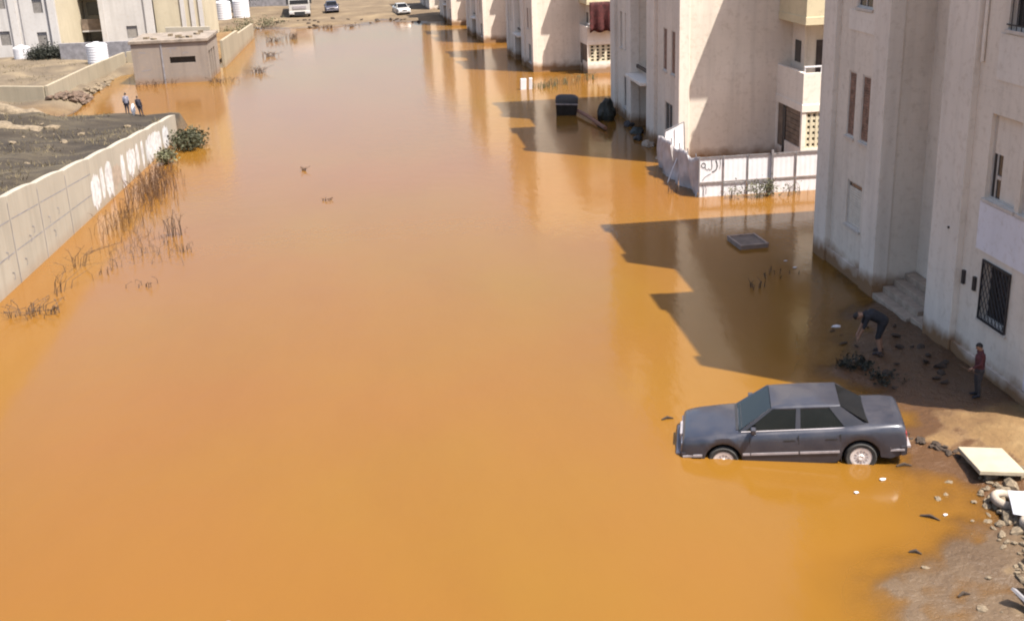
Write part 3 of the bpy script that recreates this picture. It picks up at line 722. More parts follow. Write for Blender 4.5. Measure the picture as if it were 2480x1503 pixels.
def leafy(name, loc, n, rad, h, mat, label, cat, seed, leaf=0.09, stems=10, squash=1.0, stem_mat='stem', sx=1, sy=1):
    """shrub: stems and many small leaves gathered in clumps"""
    rnd = random.Random(seed); root = empty(name, loc, label, cat)
    st = MB(); clumps = []
    for i in range(stems):
        a = rnd.uniform(0, 6.28); rr_ = rad*math.sqrt(rnd.random()); hh = h*rnd.uniform(0.5, 1.0)*(1-0.4*(rr_/rad)**2)
        e = (rr_*math.cos(a)*sx, rr_*math.sin(a)*sy, hh); b = (e[0]*0.35, e[1]*0.35, -0.3)
        mid = ((e[0]+b[0])/2+rnd.uniform(-.1, .1)*rad, (e[1]+b[1])/2+rnd.uniform(-.1, .1)*rad, hh*0.5)
        st.tube([b, mid, e], [0.03*h, 0.02*h, 0.006*h], 4); clumps += [e, tuple((Vector(mid)+Vector(e))*0.5)]
    st.build('stems', stem_mat, root)
    lf = MB()
    for i in range(n):
        c = rnd.choice(clumps); p = Vector(c)+Vector((rnd.gauss(0, 1), rnd.gauss(0, 1), rnd.gauss(0, 0.8)))*rad*0.2
        if p.z < 0.02: p.z = abs(p.z)+0.02
        d = Vector((rnd.gauss(0, 1), rnd.gauss(0, 1), rnd.gauss(0.3, 0.8))).normalized(); w = d.orthogonal().normalized(); w.rotate(Matrix.Rotation(rnd.uniform(0, 6.28), 3, d))
        L_ = leaf*rnd.uniform(0.6, 1.4); s_ = w*L_*0.28
        lf.add([p, p+d*L_*0.5+s_, p+d*L_, p+d*L_*0.5-s_], [(0, 1, 2, 3)])
    lf.build('foliage', mat, root)
    return root
leafy('fence_shrub', (13.3, 40.1, 0), 700, 0.75, 0.55, 'leaf_olive', 'low olive weeds in the water against the white fence', 'plant', 31, 0.08, 16, sx=1.6, sy=0.35)
weeds('fence_reeds', (12.1, 40.2, 0), 10, 0.55, 0.35, 'stem', 'few dark stalks in front of the sprayed fence panel', 'plant', 32)
weeds('fence_reeds', (14.7, 40.2, 0), 12, 0.6, 0.35, 'stem', 'dark stalks at the right end of the white fence', 'plant', 33)

# ------------------------------------------------------------------ saloon car
def loft(stations, cap=True):
    mb = MB(); n = len(stations[0]); 
    for s_ in stations: mb.v += [tuple(p) for p in s_]
    for i in range(len(stations)-1):
        for k in range(n):
            a = i*n+k; b = i*n+(k+1) % n; mb.f.append((a, b, b+n, a+n))
    if cap: mb.f.append(tuple(range(n-1, -1, -1))); mb.f.append(tuple((len(stations)-1)*n+k for k in range(n)))
    return mb
def slab(pts, th):
    """thin solid from a planar-ish polygon, thickened along its normal"""
    P = [Vector(p) for p in pts]; nrm = (P[1]-P[0]).cross(P[2]-P[0]).normalized()*th; n = len(P)
    return MB().add(P+[p+nrm for p in P], [tuple(range(n-1, -1, -1)), tuple(range(n, 2*n))]+[(i, (i+1) % n, n+(i+1) % n, n+i) for i in range(n)])
def make_car(root, paint, detail=True):
    WX = (1.33, -1.335); RW = 0.31
    top = [(-2.21, 0.62), (-2.19, 0.88), (-2.12, 0.945), (-1.9, 0.965), (-1.35, 0.965), (-1.0, 0.935), (0.0, 0.91), (0.85, 0.90), (1.3, 0.88), (1.8, 0.84), (2.0, 0.815), (2.05, 0.80), (2.10, 0.765), (2.16, 0.60), (2.18, 0.50)]
    xs = [-2.21, -2.19, -2.12, -2.0, -1.9]
    for c in (WX[1], WX[0]):
        pass
    arch = 0.375
    for c in (WX[1],): xs += [c+arch*math.cos(math.pi*(1-i/10)) for i in range(11)]
    xs += [-0.85, -0.5, -0.1, 0.3, 0.7, 0.9]
    for c in (WX[0],): xs += [c+arch*math.cos(math.pi*(1-i/10)) for i in range(11)]
    xs += [1.8, 1.95, 2.05, 2.10, 2.16, 2.18]
    xs = sorted(xs); st = []
    for x in xs:
        zl = 0.21+0.10*smoothstep(1.6, 2.2, abs(x))
        for c in WX:
            d = abs(x-c)
            if d < arch: zl = max(zl, RW+math.sqrt(max(0, arch**2-d**2)))
            elif d < arch+1e-6: zl = max(zl, 0.3)
        zh = interp(top, x); w = 0.838-0.07*smoothstep(1.6, 2.25, abs(x))**1.5
        zl = min(zl, zh-0.12)
        zm = zl+(zh-zl)*0.5
        half = [(w-0.12, zl), (w-0.015, zl+0.015), (w, zl+(zh-zl)*0.35), (w-0.012, zl+(zh-zl)*0.72), (w-0.035, zh-0.06), (w-0.075, zh-0.015), (w-0.16, zh+0.004), (w*0.4, zh+0.02)]
        ring = [(x, y, z) for y, z in half]+[(x, -y, z) for y, z in reversed(half)]
        st.append(ring)
    body = loft(st).build('body', paint, root, smooth=True, angle=55)
    # wheel wells
    for c in WX:
        for s_ in (1, -1):
            MB().box((c-0.38, s_*0.45-0.02, 0.15), (c+0.38, s_*0.45+0.02, 0.72)).build('wheel_well', 'trim_black', root)
    # cabin: roof, pillars, panes
    zb = 0.905; zt = 1.345
    def bp(x, s_): return Vector((x, s_*0.715, zb))
    def tp(x, s_): return Vector((x, s_*0.575, zt))
    roof = []
    for i in range(15):
        t = i/14; x = 0.34-1.32*t; e = 1-abs(2*t-1)**6; zc = zt-0.012+0.05*(0.25+0.75*math.sin(math.pi*t)**0.7)*(0.4+0.6*e); wv = 0.60*(0.965+0.035*e)
        half = [(wv-0.004, zt-0.05), (wv+0.006, zt-0.022), (wv-0.012, zt+0.0), (wv-0.06, zt+(zc-zt)*0.55+0.004), (wv-0.14, zt+(zc-zt)*0.8), (wv*0.45, zc)]
        roof.append([(x, y, z) for y, z in half]+[(x, 0, zc+0.004)]+[(x, -y, z) for y, z in reversed(half)])
    loft(roof).build('roof', paint, root, smooth=True, angle=65)
    xa0, xa1 = 1.0, 0.34; xc0, xc1 = -1.55, -0.98
    def side_pt(x, f, s_): # point on side surface at height fraction f
        return Vector((x, s_*(0.715+(0.60-0.715)*f), zb+(zt-zb)*f))
    for s_ in (1, -1):
        def bar(xb0, xb1, xt0, xt1):
            q = [side_pt(xb0, -0.03, s_), side_pt(xb1, -0.03, s_), side_pt(xt1, 0.97, s_), side_pt(xt0, 0.97, s_)]
            return slab(q if s_ < 0 else q[::-1], 0.045)
        bar(xa0+0.02, xa0-0.10, xa1+0.03, xa1-0.04).build('pillar', paint, root)
        bar(-0.10, -0.20, -0.14, -0.22).build('pillar', paint, root)
        bar(-1.08, xc0, -0.76, xc1).build('pillar', paint, root)
        q = [side_pt(0.90, 0.0, s_), side_pt(-0.10, 0.0, s_), side_pt(-0.14, 0.93, s_), side_pt(0.31, 0.93, s_)]
        slab([p-Vector((0, s_*0.02, 0)) for p in q], 0.006).build('side_window', 'glass', root)
        q = [side_pt(-0.2, 0.0, s_), side_pt(-1.08, 0.0, s_), side_pt(-0.76, 0.93, s_), side_pt(-0.22, 0.93, s_)]
        slab([p-Vector((0, s_*0.02, 0)) for p in q], 0.006).build('side_window', 'glass', root)
    slab([(xa0, 0.66, zb+0.0), (xa0, -0.66, zb+0.0), (xa1+0.01, -0.565, zt-0.015), (xa1+0.01, 0.565, zt-0.015)], 0.008).build('windscreen', 'glass', root)
    slab([(xc0+0.02, -0.64, zb+0.055), (xc0+0.02, 0.64, zb+0.055), (xc1, 0.565, zt-0.015), (xc1, -0.565, zt-0.015)], 0.008).build('rear_window', 'glass', root)
    MB().box((xc0+0.12, -0.62, 0.86), (-1.1, 0.62, 0.975)).build('parcel_shelf', 'seat', root)
    MB().box((0.62, -0.62, 0.84), (0.95, 0.62, 0.955)).build('dashboard', 'seat', root, bevel=0.03)
    MB().box((1.0, -0.62, 0.895), (1.05, 0.62, 0.915)).build('scuttle', 'trim_black', root)
    if detail:
        MB().box((-0.05, -0.60, 0.70), (0.05, 0.60, 0.72)).build('cabin_floor', 'seat', root)
        for y in (0.36, -0.36):
            s_ = MB().box((-0.30, y-0.22, 0.72), (-0.14, y+0.22, 1.08)).build('seat', 'seat', root, bevel=0.04)
            MB().box((-0.32, y-0.11, 1.10), (-0.22, y+0.11, 1.26)).build('head_rest', 'seat', s_, bevel=0.04)
        s_ = MB().box((-1.04, -0.6, 0.78), (-0.88, 0.6, 1.10)).build('rear_seat', 'seat', root, bevel=0.04)
        MB().sphere((-0.66, 0.50, 1.02), (0.09, 0.07, 0.14)).build('seat_cover', 'seat_cover', root, smooth=True)
        st = []
        for k in range(17):
            t = 2*math.pi*k/16; st.append((0.52+0.06*math.sin(t), 0.36+0.18*math.cos(t), 0.97+0.16*math.sin(t)))
        MB().tube(st, 0.014, 5, cap=False).build('steering_wheel', 'trim_black', root)
    # wheels
    for c in WX:
        for s_ in (1, -1):
            w = bpy.data.objects.new('wheel', None); COL.objects.link(w); w.parent = root; w.location = (c, s_*0.735, RW); w.rotation_euler = (R(-90*s_), 0, 0)
            MB().lathe([(0.19, -0.085), (0.28, -0.095), (0.305, -0.06), (0.312, 0), (0.305, 0.06), (0.28, 0.095), (0.215, 0.085)], 28).build('tyre', 'rubber', w, smooth=True)
            h = MB().lathe([(0.0, 0.075), (0.05, 0.085), (0.06, 0.07), (0.13, 0.062), (0.17, 0.078), (0.215, 0.07), (0.222, 0.03), (0.2, -0.04), (0, -0.05)], 28).build('hubcap', 'hubcap', w, smooth=True)
            for k in range(12):
                t = 2*math.pi*k/12
                MB().box((0.085, -0.012, 0.055), (0.14, 0.012, 0.069)).build('hub_slot', 'trim_grey', h).rotation_euler = (0, 0, t) if False else (0, 0, t)
    # bumpers, trim, lamps, handles
    for s_, xb in ((1, 2.13), (-1, -2.16)):
        e = []
        for i in range(9):
            y = -0.80+1.6*i/8; x = xb+s_*0.11-s_*0.10*abs(y/0.8)**3
            e.append([(x, y, 0.33), (x+s_*0.02, y, 0.42), (x, y, 0.52), (x-s_*0.08, y, 0.52), (x-s_*0.08, y, 0.33)])
        b = loft(e).build('bumper', paint, root, smooth=True, angle=40)
        MB().box((min(xb+s_*0.02, xb+s_*0.135), -0.66, 0.425), (max(xb+s_*0.02, xb+s_*0.135), 0.66, 0.465)).build('bumper_strip', 'trim_grey', b)
        for y in (0.80, -0.80): MB().box((xb-0.36 if s_ > 0 else xb+0.0, y-0.014, 0.43), (xb if s_ > 0 else xb+0.36, y+0.014, 0.465)).build('bumper_strip', 'trim_grey', b)
    for s_ in (1, -1):
        y = s_*0.838
        for a, b in ((0.94, 0.80), (0.78, -0.14), (-0.17, -0.93), (1.92, 1.74)):
            MB().box((min(a, b), y-0.012, 0.445), (max(a, b), y+0.012, 0.49)).build('side_moulding', 'trim_grey', root)
        for x in (0.79, -0.155, -0.955):
            MB().box((x-0.006, y-0.02 if s_ > 0 else y+0.008, 0.25), (x+0.006, y-0.008 if s_ > 0 else y+0.02, 0.84)).build('door_gap', 'trim_black', root)
        for x in (0.02, -0.78): MB().box((x-0.11, y-0.012-0.02*s_, 0.715), (x+0.11, y+0.012-0.02*s_, 0.745)).build('door_handle', 'trim_black', root)
        MB().tube([(0.95, s_*0.728, 0.908), (-1.5, s_*0.728, 0.925)], 0.011, 4).build('belt_trim', 'trim_grey', root)
        mr = MB().box((0.66, s_*0.86-0.08, 0.93), (0.76, s_*0.86+0.08, 1.04)).build('door_mirror', paint, root, bevel=0.02)
        MB().box((0.68, s_*0.76-0.04, 0.90), (0.74, s_*0.76+0.04, 0.96)).build('mirror_stalk', 'trim_black', mr)
        MB().box((2.04, s_*0.50-0.17, 0.545), (2.155, s_*0.50+0.17, 0.69)).build('headlight', 'lamp_clear', root, bevel=0.02)
        MB().box((1.98, s_*0.715-0.04, 0.545), (2.11, s_*0.715+0.04, 0.675)).build('indicator', 'lamp_amber', root, bevel=0.02)
        MB().box((-1.9, y-0.014-0.03*s_, 0.50), (-1.72, y+0.01-0.03*s_, 0.515)).build('side_moulding', 'trim_grey', root)
        MB().box((-2.215, s_*0.6-0.15, 0.60), (-2.10, s_*0.6+0.15, 0.80)).build('tail_light', 'lamp_red', root, bevel=0.02)
    gr = MB().box((2.09, -0.3, 0.53), (2.185, 0.3, 0.73)).build('grille', 'trim_grey', root, bevel=0.02)
    for i in range(5): MB().box((2.186, -0.27, 0.55+i*0.035), (2.192, 0.27, 0.57+i*0.035)).build('grille_slat', 'trim_black', gr)
    MB().box((-2.235, -0.24, 0.62), (-2.20, 0.24, 0.73)).build('number_plate', 'trim_grey', root)
    return root
car = empty('saloon_car', (7.55, 20.40, -0.26), 'dark slate grey saloon car standing nose down in the flood water', 'car', 0, None, 0.985)
car.rotation_euler = (0, 0.075, R(164.5))
make_car(car, 'paint_slate')
car2 = empty('parked_car', (-5.3, 127.2, 0.33), 'dark blue car parked beside the white lorry on the far shore', 'car', R(-86), None, 0.86)
make_car(car2, 'paint_navy', False)
car3 = empty('parked_car', (1.95, 122.2, 0.22), 'small white car parked at the far end of the street', 'car', R(-80), None, 0.8)
make_car(car3, 'paint_white', False)

# ------------------------------------------------------------------ lorry on the far shore
tr = empty('lorry', (-8.35, 122.6, 0.30), 'white lorry with long trailer facing the camera on the far shore', 'lorry', R(3), None, 0.86)
st = []
for y, zt_, w in ((0, 2.35, 1.20), (0.12, 2.85, 1.24), (0.5, 3.15, 1.25), (1.9, 3.2, 1.25)):
    st.append([(-w, y, 0.75), (-w, y, zt_-0.1), (-w+0.12, y, zt_), (w-0.12, y, zt_), (w, y, zt_-0.1), (w, y, 0.75)])
loft(st).build('cab', 'paint_white', tr, smooth=True, angle=35)
MB().add([(-1.08, -0.03, 1.62), (1.08, -0.03, 1.62), (1.06, 0.02, 2.35), (-1.06, 0.02, 2.35), (-1.08, 0.1, 1.62), (1.08, 0.1, 1.62), (1.06, 0.16, 2.35), (-1.06, 0.16, 2.35)], [(0, 1, 2, 3), (7, 6, 5, 4), (0, 4, 5, 1), (3, 2, 6, 7), (0, 3, 7, 4), (1, 5, 6, 2)]).build('windscreen', 'void', tr)
MB().box((-0.8, -0.06, 1.05), (0.8, 0.05, 1.4)).build('grille', 'trim_grey', tr, bevel=0.02)
bp_ = MB().box((-1.25, -0.12, 0.42), (1.25, 0.5, 0.78)).build('bumper', 'paint_white', tr, bevel=0.04)
MB().box((-0.62, -0.135, 0.3), (0.62, -0.1, 0.74)).build('air_intake', 'trim_black', bp_)
for x in (-1.0, 1.0): MB().box((x-0.2, -0.14, 0.52), (x+0.2, -0.1, 0.72)).build('headlight', 'lamp_clear', bp_)
for x in (-1.38, 1.38): MB().box((x-0.1, 0.05, 1.6), (x+0.1, 0.2, 2.2)).build('door_mirror', 'trim_black', tr)
for s_ in (1, -1): MB().box((s_*1.255-0.012, 0.55, 1.6), (s_*1.255+0.012, 1.3, 2.35)).build('side_window', 'void', tr)
MB().box((-1.27, 2.35, 1.1), (1.27, 13.5, 2.75)).build('trailer', 'paint_white', tr, bevel=0.03)
MB().box((-0.5, 1.9, 0.7), (0.5, 13.2, 1.1)).build('chassis', 'trim_black', tr)
for y in (1.0, 3.6, 9.6, 10.9, 12.2):
    for s_ in (1, -1):
        w = bpy.data.objects.new('wheel', None); COL.objects.link(w); w.parent = tr; w.location = (s_*1.08, y, 0.5); w.rotation_euler = (0, R(90), 0)
        MB().lathe([(0.28, -0.14), (0.46, -0.15), (0.5, -0.1), (0.5, 0.1), (0.46, 0.15), (0.28, 0.14)], 20).build('tyre', 'rubber', w, smooth=True)
        MB().lathe([(0, 0.06), (0.12, 0.1), (0.28, 0.1), (0.28, -0.1), (0.12, -0.1), (0, -0.06)], 16).build('rim', 'trim_grey', w, smooth=True)

# ------------------------------------------------------------------ people: one continuous body surface from blended limbs
def person(label, loc, rz, s, J, cols, seed=0, hat=False):
    """J: joints (x right, y forward, z up) for a 1.7 m figure; cols: shirt, trousers, sleeve, shin, shoe"""
    root = empty('person', loc, label, 'person', rz, None, s)
    shirt, trs, fore, shin, shoe = cols
    mats = ['skin', 'hair', shirt, trs, fore, shin, shoe]
    J = {k: Vector(v) for k, v in J.items()}
    bones = []
    def bone(a, b, ra, rb, mi): bones.append((J[a] if isinstance(a, str) else a, J[b] if isinstance(b, str) else b, ra, rb, mi))
    up = (J['neck']-J['hip']).normalized()
    across = (J['shR']-J['shL']).normalized()
    bone('hip', 'chest', 0.135, 0.15, 2); bone('chest', 'neck', 0.135, 0.07, 2)
    bone(J['hip']-across*0.07, J['chest']-across*0.07, 0.11, 0.12, 2); bone(J['hip']+across*0.07, J['chest']+across*0.07, 0.11, 0.12, 2)
    bone('shL', 'shR', 0.075, 0.075, 2); bone('neck', 'head', 0.055, 0.06, 0)
    for q in 'LR':
        bone('hip', 'th'+q, 0.13, 0.115, 3); bone('th'+q, 'kn'+q, 0.105, 0.07, 3); bone('kn'+q, 'an'+q, 0.066, 0.044, 5); bone('an'+q, 'to'+q, 0.05, 0.04, 6)
        bone('sh'+q, 'el'+q, 0.062, 0.048, 2); bone('el'+q, 'wr'+q, 0.044, 0.03, 4)
        w, e = J['wr'+q], J['el'+q]; d = (w-e).normalized(); palm = w+d*0.075
        bone(w, palm, 0.03, 0.034, 0)
        side = d.cross(Vector((0, 1, 0.2)))
        side = side.normalized() if side.length > 0.05 else Vector((1, 0, 0)); nrm = d.cross(side).normalized()
        for k, ln in enumerate((0.068, 0.08, 0.075, 0.058)):
            b0 = palm+side*(k-1.5)*0.021+d*0.012; b1_ = b0+(d*0.8+nrm*0.25).normalized()*ln*0.55; b2_ = b1_+(d*0.5+nrm*0.6).normalized()*ln*0.5
            bone(b0, b1_, 0.011, 0.010, 0); bone(b1_, b2_, 0.010, 0.008, 0)
        t0 = w+d*0.03-side*0.03; t1 = t0+(d*0.6-side*0.7).normalized()*0.045; bone(t0, t1, 0.013, 0.011, 0); bone(t1, t1+(d*0.9-side*0.2).normalized()*0.03, 0.011, 0.009, 0)
    face = J['face'].normalized() if 'face' in J else Vector((0, 1, 0))
    hup = (J['head']-J['neck']).normalized(); hr = face.cross(hup).normalized(); face = hup.cross(hr).normalized()
    hc = J['head']+hup*0.07
    mb = MB()
    for a, b, ra, rb, _ in bones:
        mb.tube([a, b], [ra, rb], 10); mb.sphere(a, ra, 10, 6); mb.sphere(b, rb, 10, 6)
    hm = MB(); hm.sphere((0, 0, 0), (0.073, 0.092, 0.112), 14, 10); hm.sphere((0, 0.03, -0.055), (0.05, 0.055, 0.055), 10, 8)
    hm.tube([(0, 0.085, 0.01), (0, 0.112, -0.022)], [0.009, 0.015], 6); hm.sphere((0, 0.108, -0.024), 0.014, 6, 5)
    for s_ in (1, -1): hm.sphere((s_*0.075, -0.005, -0.01), (0.012, 0.022, 0.03), 6, 5)
    hm.sphere((0, 0.082, -0.062), (0.026, 0.012, 0.01), 6, 5)
    rot = Matrix((hr, face, hup)).transposed()
    mb.add([hc+rot @ Vector(p) for p in hm.v], hm.f)
    tmp = bpy.data.objects.new('tmp', mb.mesh('tmp')); COL.objects.link(tmp)
    rm = tmp.modifiers.new('r', 'REMESH'); rm.mode = 'VOXEL'; rm.voxel_size = 0.011
    sm = tmp.modifiers.new('s', 'SMOOTH'); sm.iterations = 3; sm.factor = 0.5
    dg = bpy.context.evaluated_depsgraph_get(); dg.update()
    me = bpy.data.meshes.new_from_object(tmp.evaluated_get(dg)); bpy.data.objects.remove(tmp)
    me.name = 'body'; body = bpy.data.objects.new('body', me); COL.objects.link(body); body.parent = root
    me.materials.clear()
    for k in mats: me.materials.append(M[k])
    for p in me.polygons:
        p.use_smooth = True; c = p.center; best = 9; mi = 0
        for a, b, ra, rb, q in bones:
            ab = b-a; t = max(0, min(1, (c-a).dot(ab)/max(1e-9, ab.length_squared))); dd = (c-a-ab*t).length-(ra+(rb-ra)*t)
            if dd < best: best = dd; mi = q
        if (c-hc).length < 0.125:
            l = rot.transposed() @ (c-hc); mi = 0
            if l.y > 0.06 and 0.012 < abs(l.x) < 0.04 and 0.0 < l.z < 0.02: mi = 1
        p.material_index = mi
    hb = MB(); seg = 16
    for i in range(7):
        ph = R(80)*i/6
        for k in range(seg):
            t = 2*math.pi*k/seg; drop = 1.0+(0.28 if math.sin(t) < 0.2 else -0.18)*(i/6)
            p2 = ph*drop; q = Vector((0.081*math.sin(p2)*math.cos(t), 0.1*math.sin(p2)*math.sin(t)-0.004, 0.121*math.cos(p2)))
            hb.v.append(tuple(hc+rot @ q))
    for i in range(6):
        for k in range(seg): a = i*seg+k; b = i*seg+(k+1) % seg; hb.f.append((a, a+seg, b+seg, b))
    h = hb.build('hair', 'hair', root, smooth=True); h.modifiers.new('thick', 'SOLIDIFY').thickness = 0.012
    return root
STAND = dict(hip=(0, 0, 0.92), chest=(0, 0.01, 1.24), neck=(0, 0.0, 1.43), head=(0, 0.02, 1.52), shL=(-0.17, 0, 1.36), shR=(0.17, 0, 1.36),
             elL=(-0.23, -0.03, 1.08), elR=(0.23, -0.03, 1.08), wrL=(-0.22, 0.06, 0.84), wrR=(0.22, 0.06, 0.84),
             thL=(-0.09, 0, 0.86), thR=(0.09, 0, 0.86), knL=(-0.10, 0.02, 0.47), knR=(0.10, 0.02, 0.47), anL=(-0.10, -0.02, 0.08), anR=(0.11, -0.02, 0.08), toL=(-0.12, 0.14, 0.045), toR=(0.14, 0.14, 0.045), face=(0, 1, 0))
BEND = dict(hip=(0, -0.12, 0.88), chest=(0, 0.16, 1.02), neck=(0, 0.34, 1.03), head=(0, 0.43, 1.0), shL=(-0.17, 0.27, 1.0), shR=(0.17, 0.27, 1.0),
            elL=(-0.2, 0.36, 0.74), elR=(0.2, 0.33, 0.73), wrL=(-0.16, 0.46, 0.50), wrR=(0.15, 0.44, 0.49),
            thL=(-0.09, -0.10, 0.83), thR=(0.09, -0.10, 0.83), knL=(-0.11, 0.0, 0.46), knR=(0.11, -0.06, 0.45), anL=(-0.12, -0.08, 0.08), anR=(0.12, -0.14, 0.08), toL=(-0.14, 0.08, 0.045), toR=(0.14, 0.02, 0.045), face=(0, 0.6, -0.8))
man = person('person in black shirt and shorts bending forward over the mud by the steps', (11.2, 24.75, ground_z(11.2, 24.75)-0.02), R(75), 0.97, BEND, ('cloth_black', 'cloth_black', 'skin', 'skin', 'cloth_char'))
B = dict(STAND); B.update(elL=(-0.22, 0.05, 1.1), wrL=(-0.16, 0.25, 0.98), head=(0, 0.04, 1.51), face=(0, 1, -0.25))
boy = person('small person in dark maroon top standing against the nearest block wall', (12.12, 21.62, ground_z(12.12, 21.62)-0.01), R(80), 0.74, B, ('cloth_maroon', 'cloth_char', 'cloth_maroon', 'cloth_char', 'cloth_black'))
stick = MB().tube([(11.98, 21.42, 0.72), (11.62, 21.55, 0.92)], [0.012, 0.008], 5).build('stick', 'stem'); tag(stick, 'thin stick held by the small person at the block wall', 'stick')
pz = ground_z(-13.7, 62.6)
pA = person('person in grey shirt and dark trousers seen from behind on the plot edge', (-13.75, 62.9, ground_z(-13.75, 62.9)-0.02), R(-8), 0.66, STAND, ('cloth_grey', 'cloth_navy', 'cloth_navy', 'cloth_navy', 'cloth_black'))
C2 = {k: (v[0]+0.22*(1-v[2]/1.5), v[1], v[2]) if k != 'face' else v for k, v in STAND.items()}
pB = person('smaller person in dark clothes leaning beside the grey shirted person', (-12.95, 61.9, ground_z(-12.95, 61.9)-0.02), R(-5), 0.62, C2, ('cloth_navy', 'cloth_navy', 'cloth_navy', 'cloth_navy', 'cloth_black'))
wb_ = MB(); rnd = random.Random(4)
for j in range(7):
    for k in range(8):
        t = 2*math.pi*k/8; q = j/6; r_ = 0.11*math.sin(math.pi*(0.12+0.8*q))+0.015*rnd.random()
        wb_.v.append((r_*math.cos(t), r_*0.7*math.sin(t), 0.62*(1-q)))
for j in range(6):
    for k in range(8): a = j*8+k; b = j*8+(k+1) % 8; wb_.f.append((a, a+8, b+8, b))
bag = wb_.build('white_sack', 'cloth_white', smooth=True, angle=180); bag.location = (-13.28, 62.15, ground_z(-13.28, 62.15)-0.03); tag(bag, 'slim white sack standing between the two people on the plot', 'sack')

# ------------------------------------------------------------------ shed, walls, tanks, blocks on the left
sh = empty('shed', (-16.7, 80.1, 0), 'flat roofed concrete shed with slot window standing in the water', 'shed')
MB().holed((0, 0, -0.9), (1, 0, 0), (0, 0, 1), (0, 1, 0), [(2.42, 4.1, 2.2, 2.62)], 4.93, 3.55, 0.25).quad((0, 0, -0.9), (0, 5.2, -0.9), (0, 5.2, 2.65), (0, 0, 2.65)).quad((0, 5.2, -0.9), (4.93, 5.2, -0.9), (4.93, 5.2, 2.65), (0, 5.2, 2.65)).holed((4.93, 0, -0.9), (0, 1, 0), (0, 0, 1), (-1, 0, 0), [(0.5, 1.3, 0.6, 2.85), (1.6, 2.4, 0.6, 2.85), (2.7, 3.5, 0.6, 2.85)], 5.2, 3.55, 0.3).build('wall', 'shed_wall', sh)
MB().box((-0.12, -0.1, 2.65), (5.05, 5.3, 2.85)).build('roof', 'shed_roof', sh, bevel=0.02)
MB().box((2.42, 0.2, 1.3), (4.1, 0.24, 1.72)).build('slot_window', 'void', sh)
for a in (0.5, 1.6, 2.7): MB().box((4.66, a, -0.3), (4.7, a+0.8, 1.95)).build('shutter_door', 'door_dark', sh)
MB().box((1.9, -0.045, -0.9), (2.0, -0.002, 2.64)).build('drainpipe', 'concrete_dark', sh)
for pts in ([(2.3, 2.25), (2.5, 2.3), (2.7, 2.28), (2.95, 2.33)], [(2.55, 2.28), (2.52, 2.05), (2.6, 1.92)], [(2.8, 2.3), (2.85, 2.1)], [(3.3, 1.9), (3.5, 2.0), (3.7, 1.93)], [(0.5, 2.1), (0.9, 2.05)], [(0.5, 0.9), (1.1, 0.95)]):
    stroke('graffiti', pts, 0.04, lambda a, b: (a, -0.005, b), 'concrete_dark', sh)
rnd = random.Random(8)
for i in range(9):
    rk = MB(); rk.box((0, 0, 0), (rnd.uniform(.2, .45), rnd.uniform(.2, .4), rnd.uniform(.08, .2)))
    o = rk.build('roof_block', 'stone', sh); o.location = (rnd.uniform(0.6, 4.4), rnd.uniform(0.3, 4.6), 2.852); o.rotation_euler = (0, 0, rnd.uniform(0, 3))
def wall_run(name, pts, z0, tops_, th, mat, label):
    root = empty(name, (pts[0][0], pts[0][1], 0), label, 'wall')
    for (a, b), (ta, tb) in zip(zip(pts, pts[1:]), tops_):
        a = Vector((*a, 0))-root.location; b = Vector((*b, 0))-root.location; d = (b-a).normalized(); n = Vector((-d.y, d.x, 0))*th/2
        a2 = a+d*0.0; vs = [a2-n, b-n, b+n, a2+n]
        MB().add([(v.x, v.y, z0) for v in vs]+[(vs[0].x, vs[0].y, ta), (vs[1].x, vs[1].y, tb), (vs[2].x, vs[2].y, tb), (vs[3].x, vs[3].y, ta)], [(3, 2, 1, 0), (4, 5, 6, 7), (0, 1, 5, 4), (1, 2, 6, 5), (2, 3, 7, 6), (3, 0, 4, 7)]).build('panel', mat, root, bevel=0.02)
    return root
wall_run('yard_wall', [(-26, 72.9), (-20.35, 71.95)], -0.8, [(1.5, 1.3)], 0.2, 'wall_block', 'grey plot wall running off the left edge behind the rough ground')
wall_run('yard_wall', [(-20.2, 71.9), (-19.75, 80.5), (-19.15, 89.2)], -0.8, [(1.32, 1.34), (1.34, 1.25)], 0.2, 'wall_block', 'pale ochre yard wall running back above the rubble heap')
wall_run('yard_wall', [(-19.0, 89.3), (-16.9, 89.5)], -0.8, [(1.25, 1.5)], 0.2, 'wall_block', 'short grey wall between the ochre yard wall and the shed')
wall_run('lane_wall', [(-11.75, 87.2), (-11.75, 96.5), (-11.7, 108)], -0.8, [(1.95, 1.75), (1.5, 1.25)], 0.22, 'wall_block', 'pale lane wall running back behind the shed along the flood')
wall_run('lane_wall', [(-16.5, 92.5), (-13.2, 92.6)], -0.8, [(2.6, 2.5)], 0.2, 'wall_stone', 'brownish wall stub behind the shed roof')
wall_run('dark_wall', [(-24.6, 92.9), (-18.6, 92.2)], -0.8, [(1.75, 1.75)], 0.2, 'concrete_dark', 'dark grey wall behind the big white tank')
def tank(loc, r, h, label):
    root = empty('water_tank', loc, label, 'tank', 0, None)
    prof = [(0, 0), (r*0.96, 0), (r, 0.04)]
    n = 7
    for i in range(n):
        z = 0.05+(h-0.25)*i/n; dz = (h-0.25)/n; prof += [(r, z+dz*0.15), (r*0.99, z+dz*0.25), (r*0.99, z+dz*0.75), (r, z+dz*0.85)]
    prof += [(r, h-0.18), (r*0.9, h-0.08), (r*0.4, h), (r*0.3, h), (0, h)]
    MB().lathe(prof, 28).build('shell', 'plastic_white', root, smooth=True, angle=30)
    MB().lathe([(0, h-0.01), (r*0.28, h-0.01), (r*0.28, h+0.07), (0, h+0.09)], 20).build('lid', 'plastic_white', root, smooth=True, angle=30)
    return root
tank((-20.95, 88.9, 0.5), 0.76, 1.55, 'tall ribbed white water tank beside the ochre yard wall')
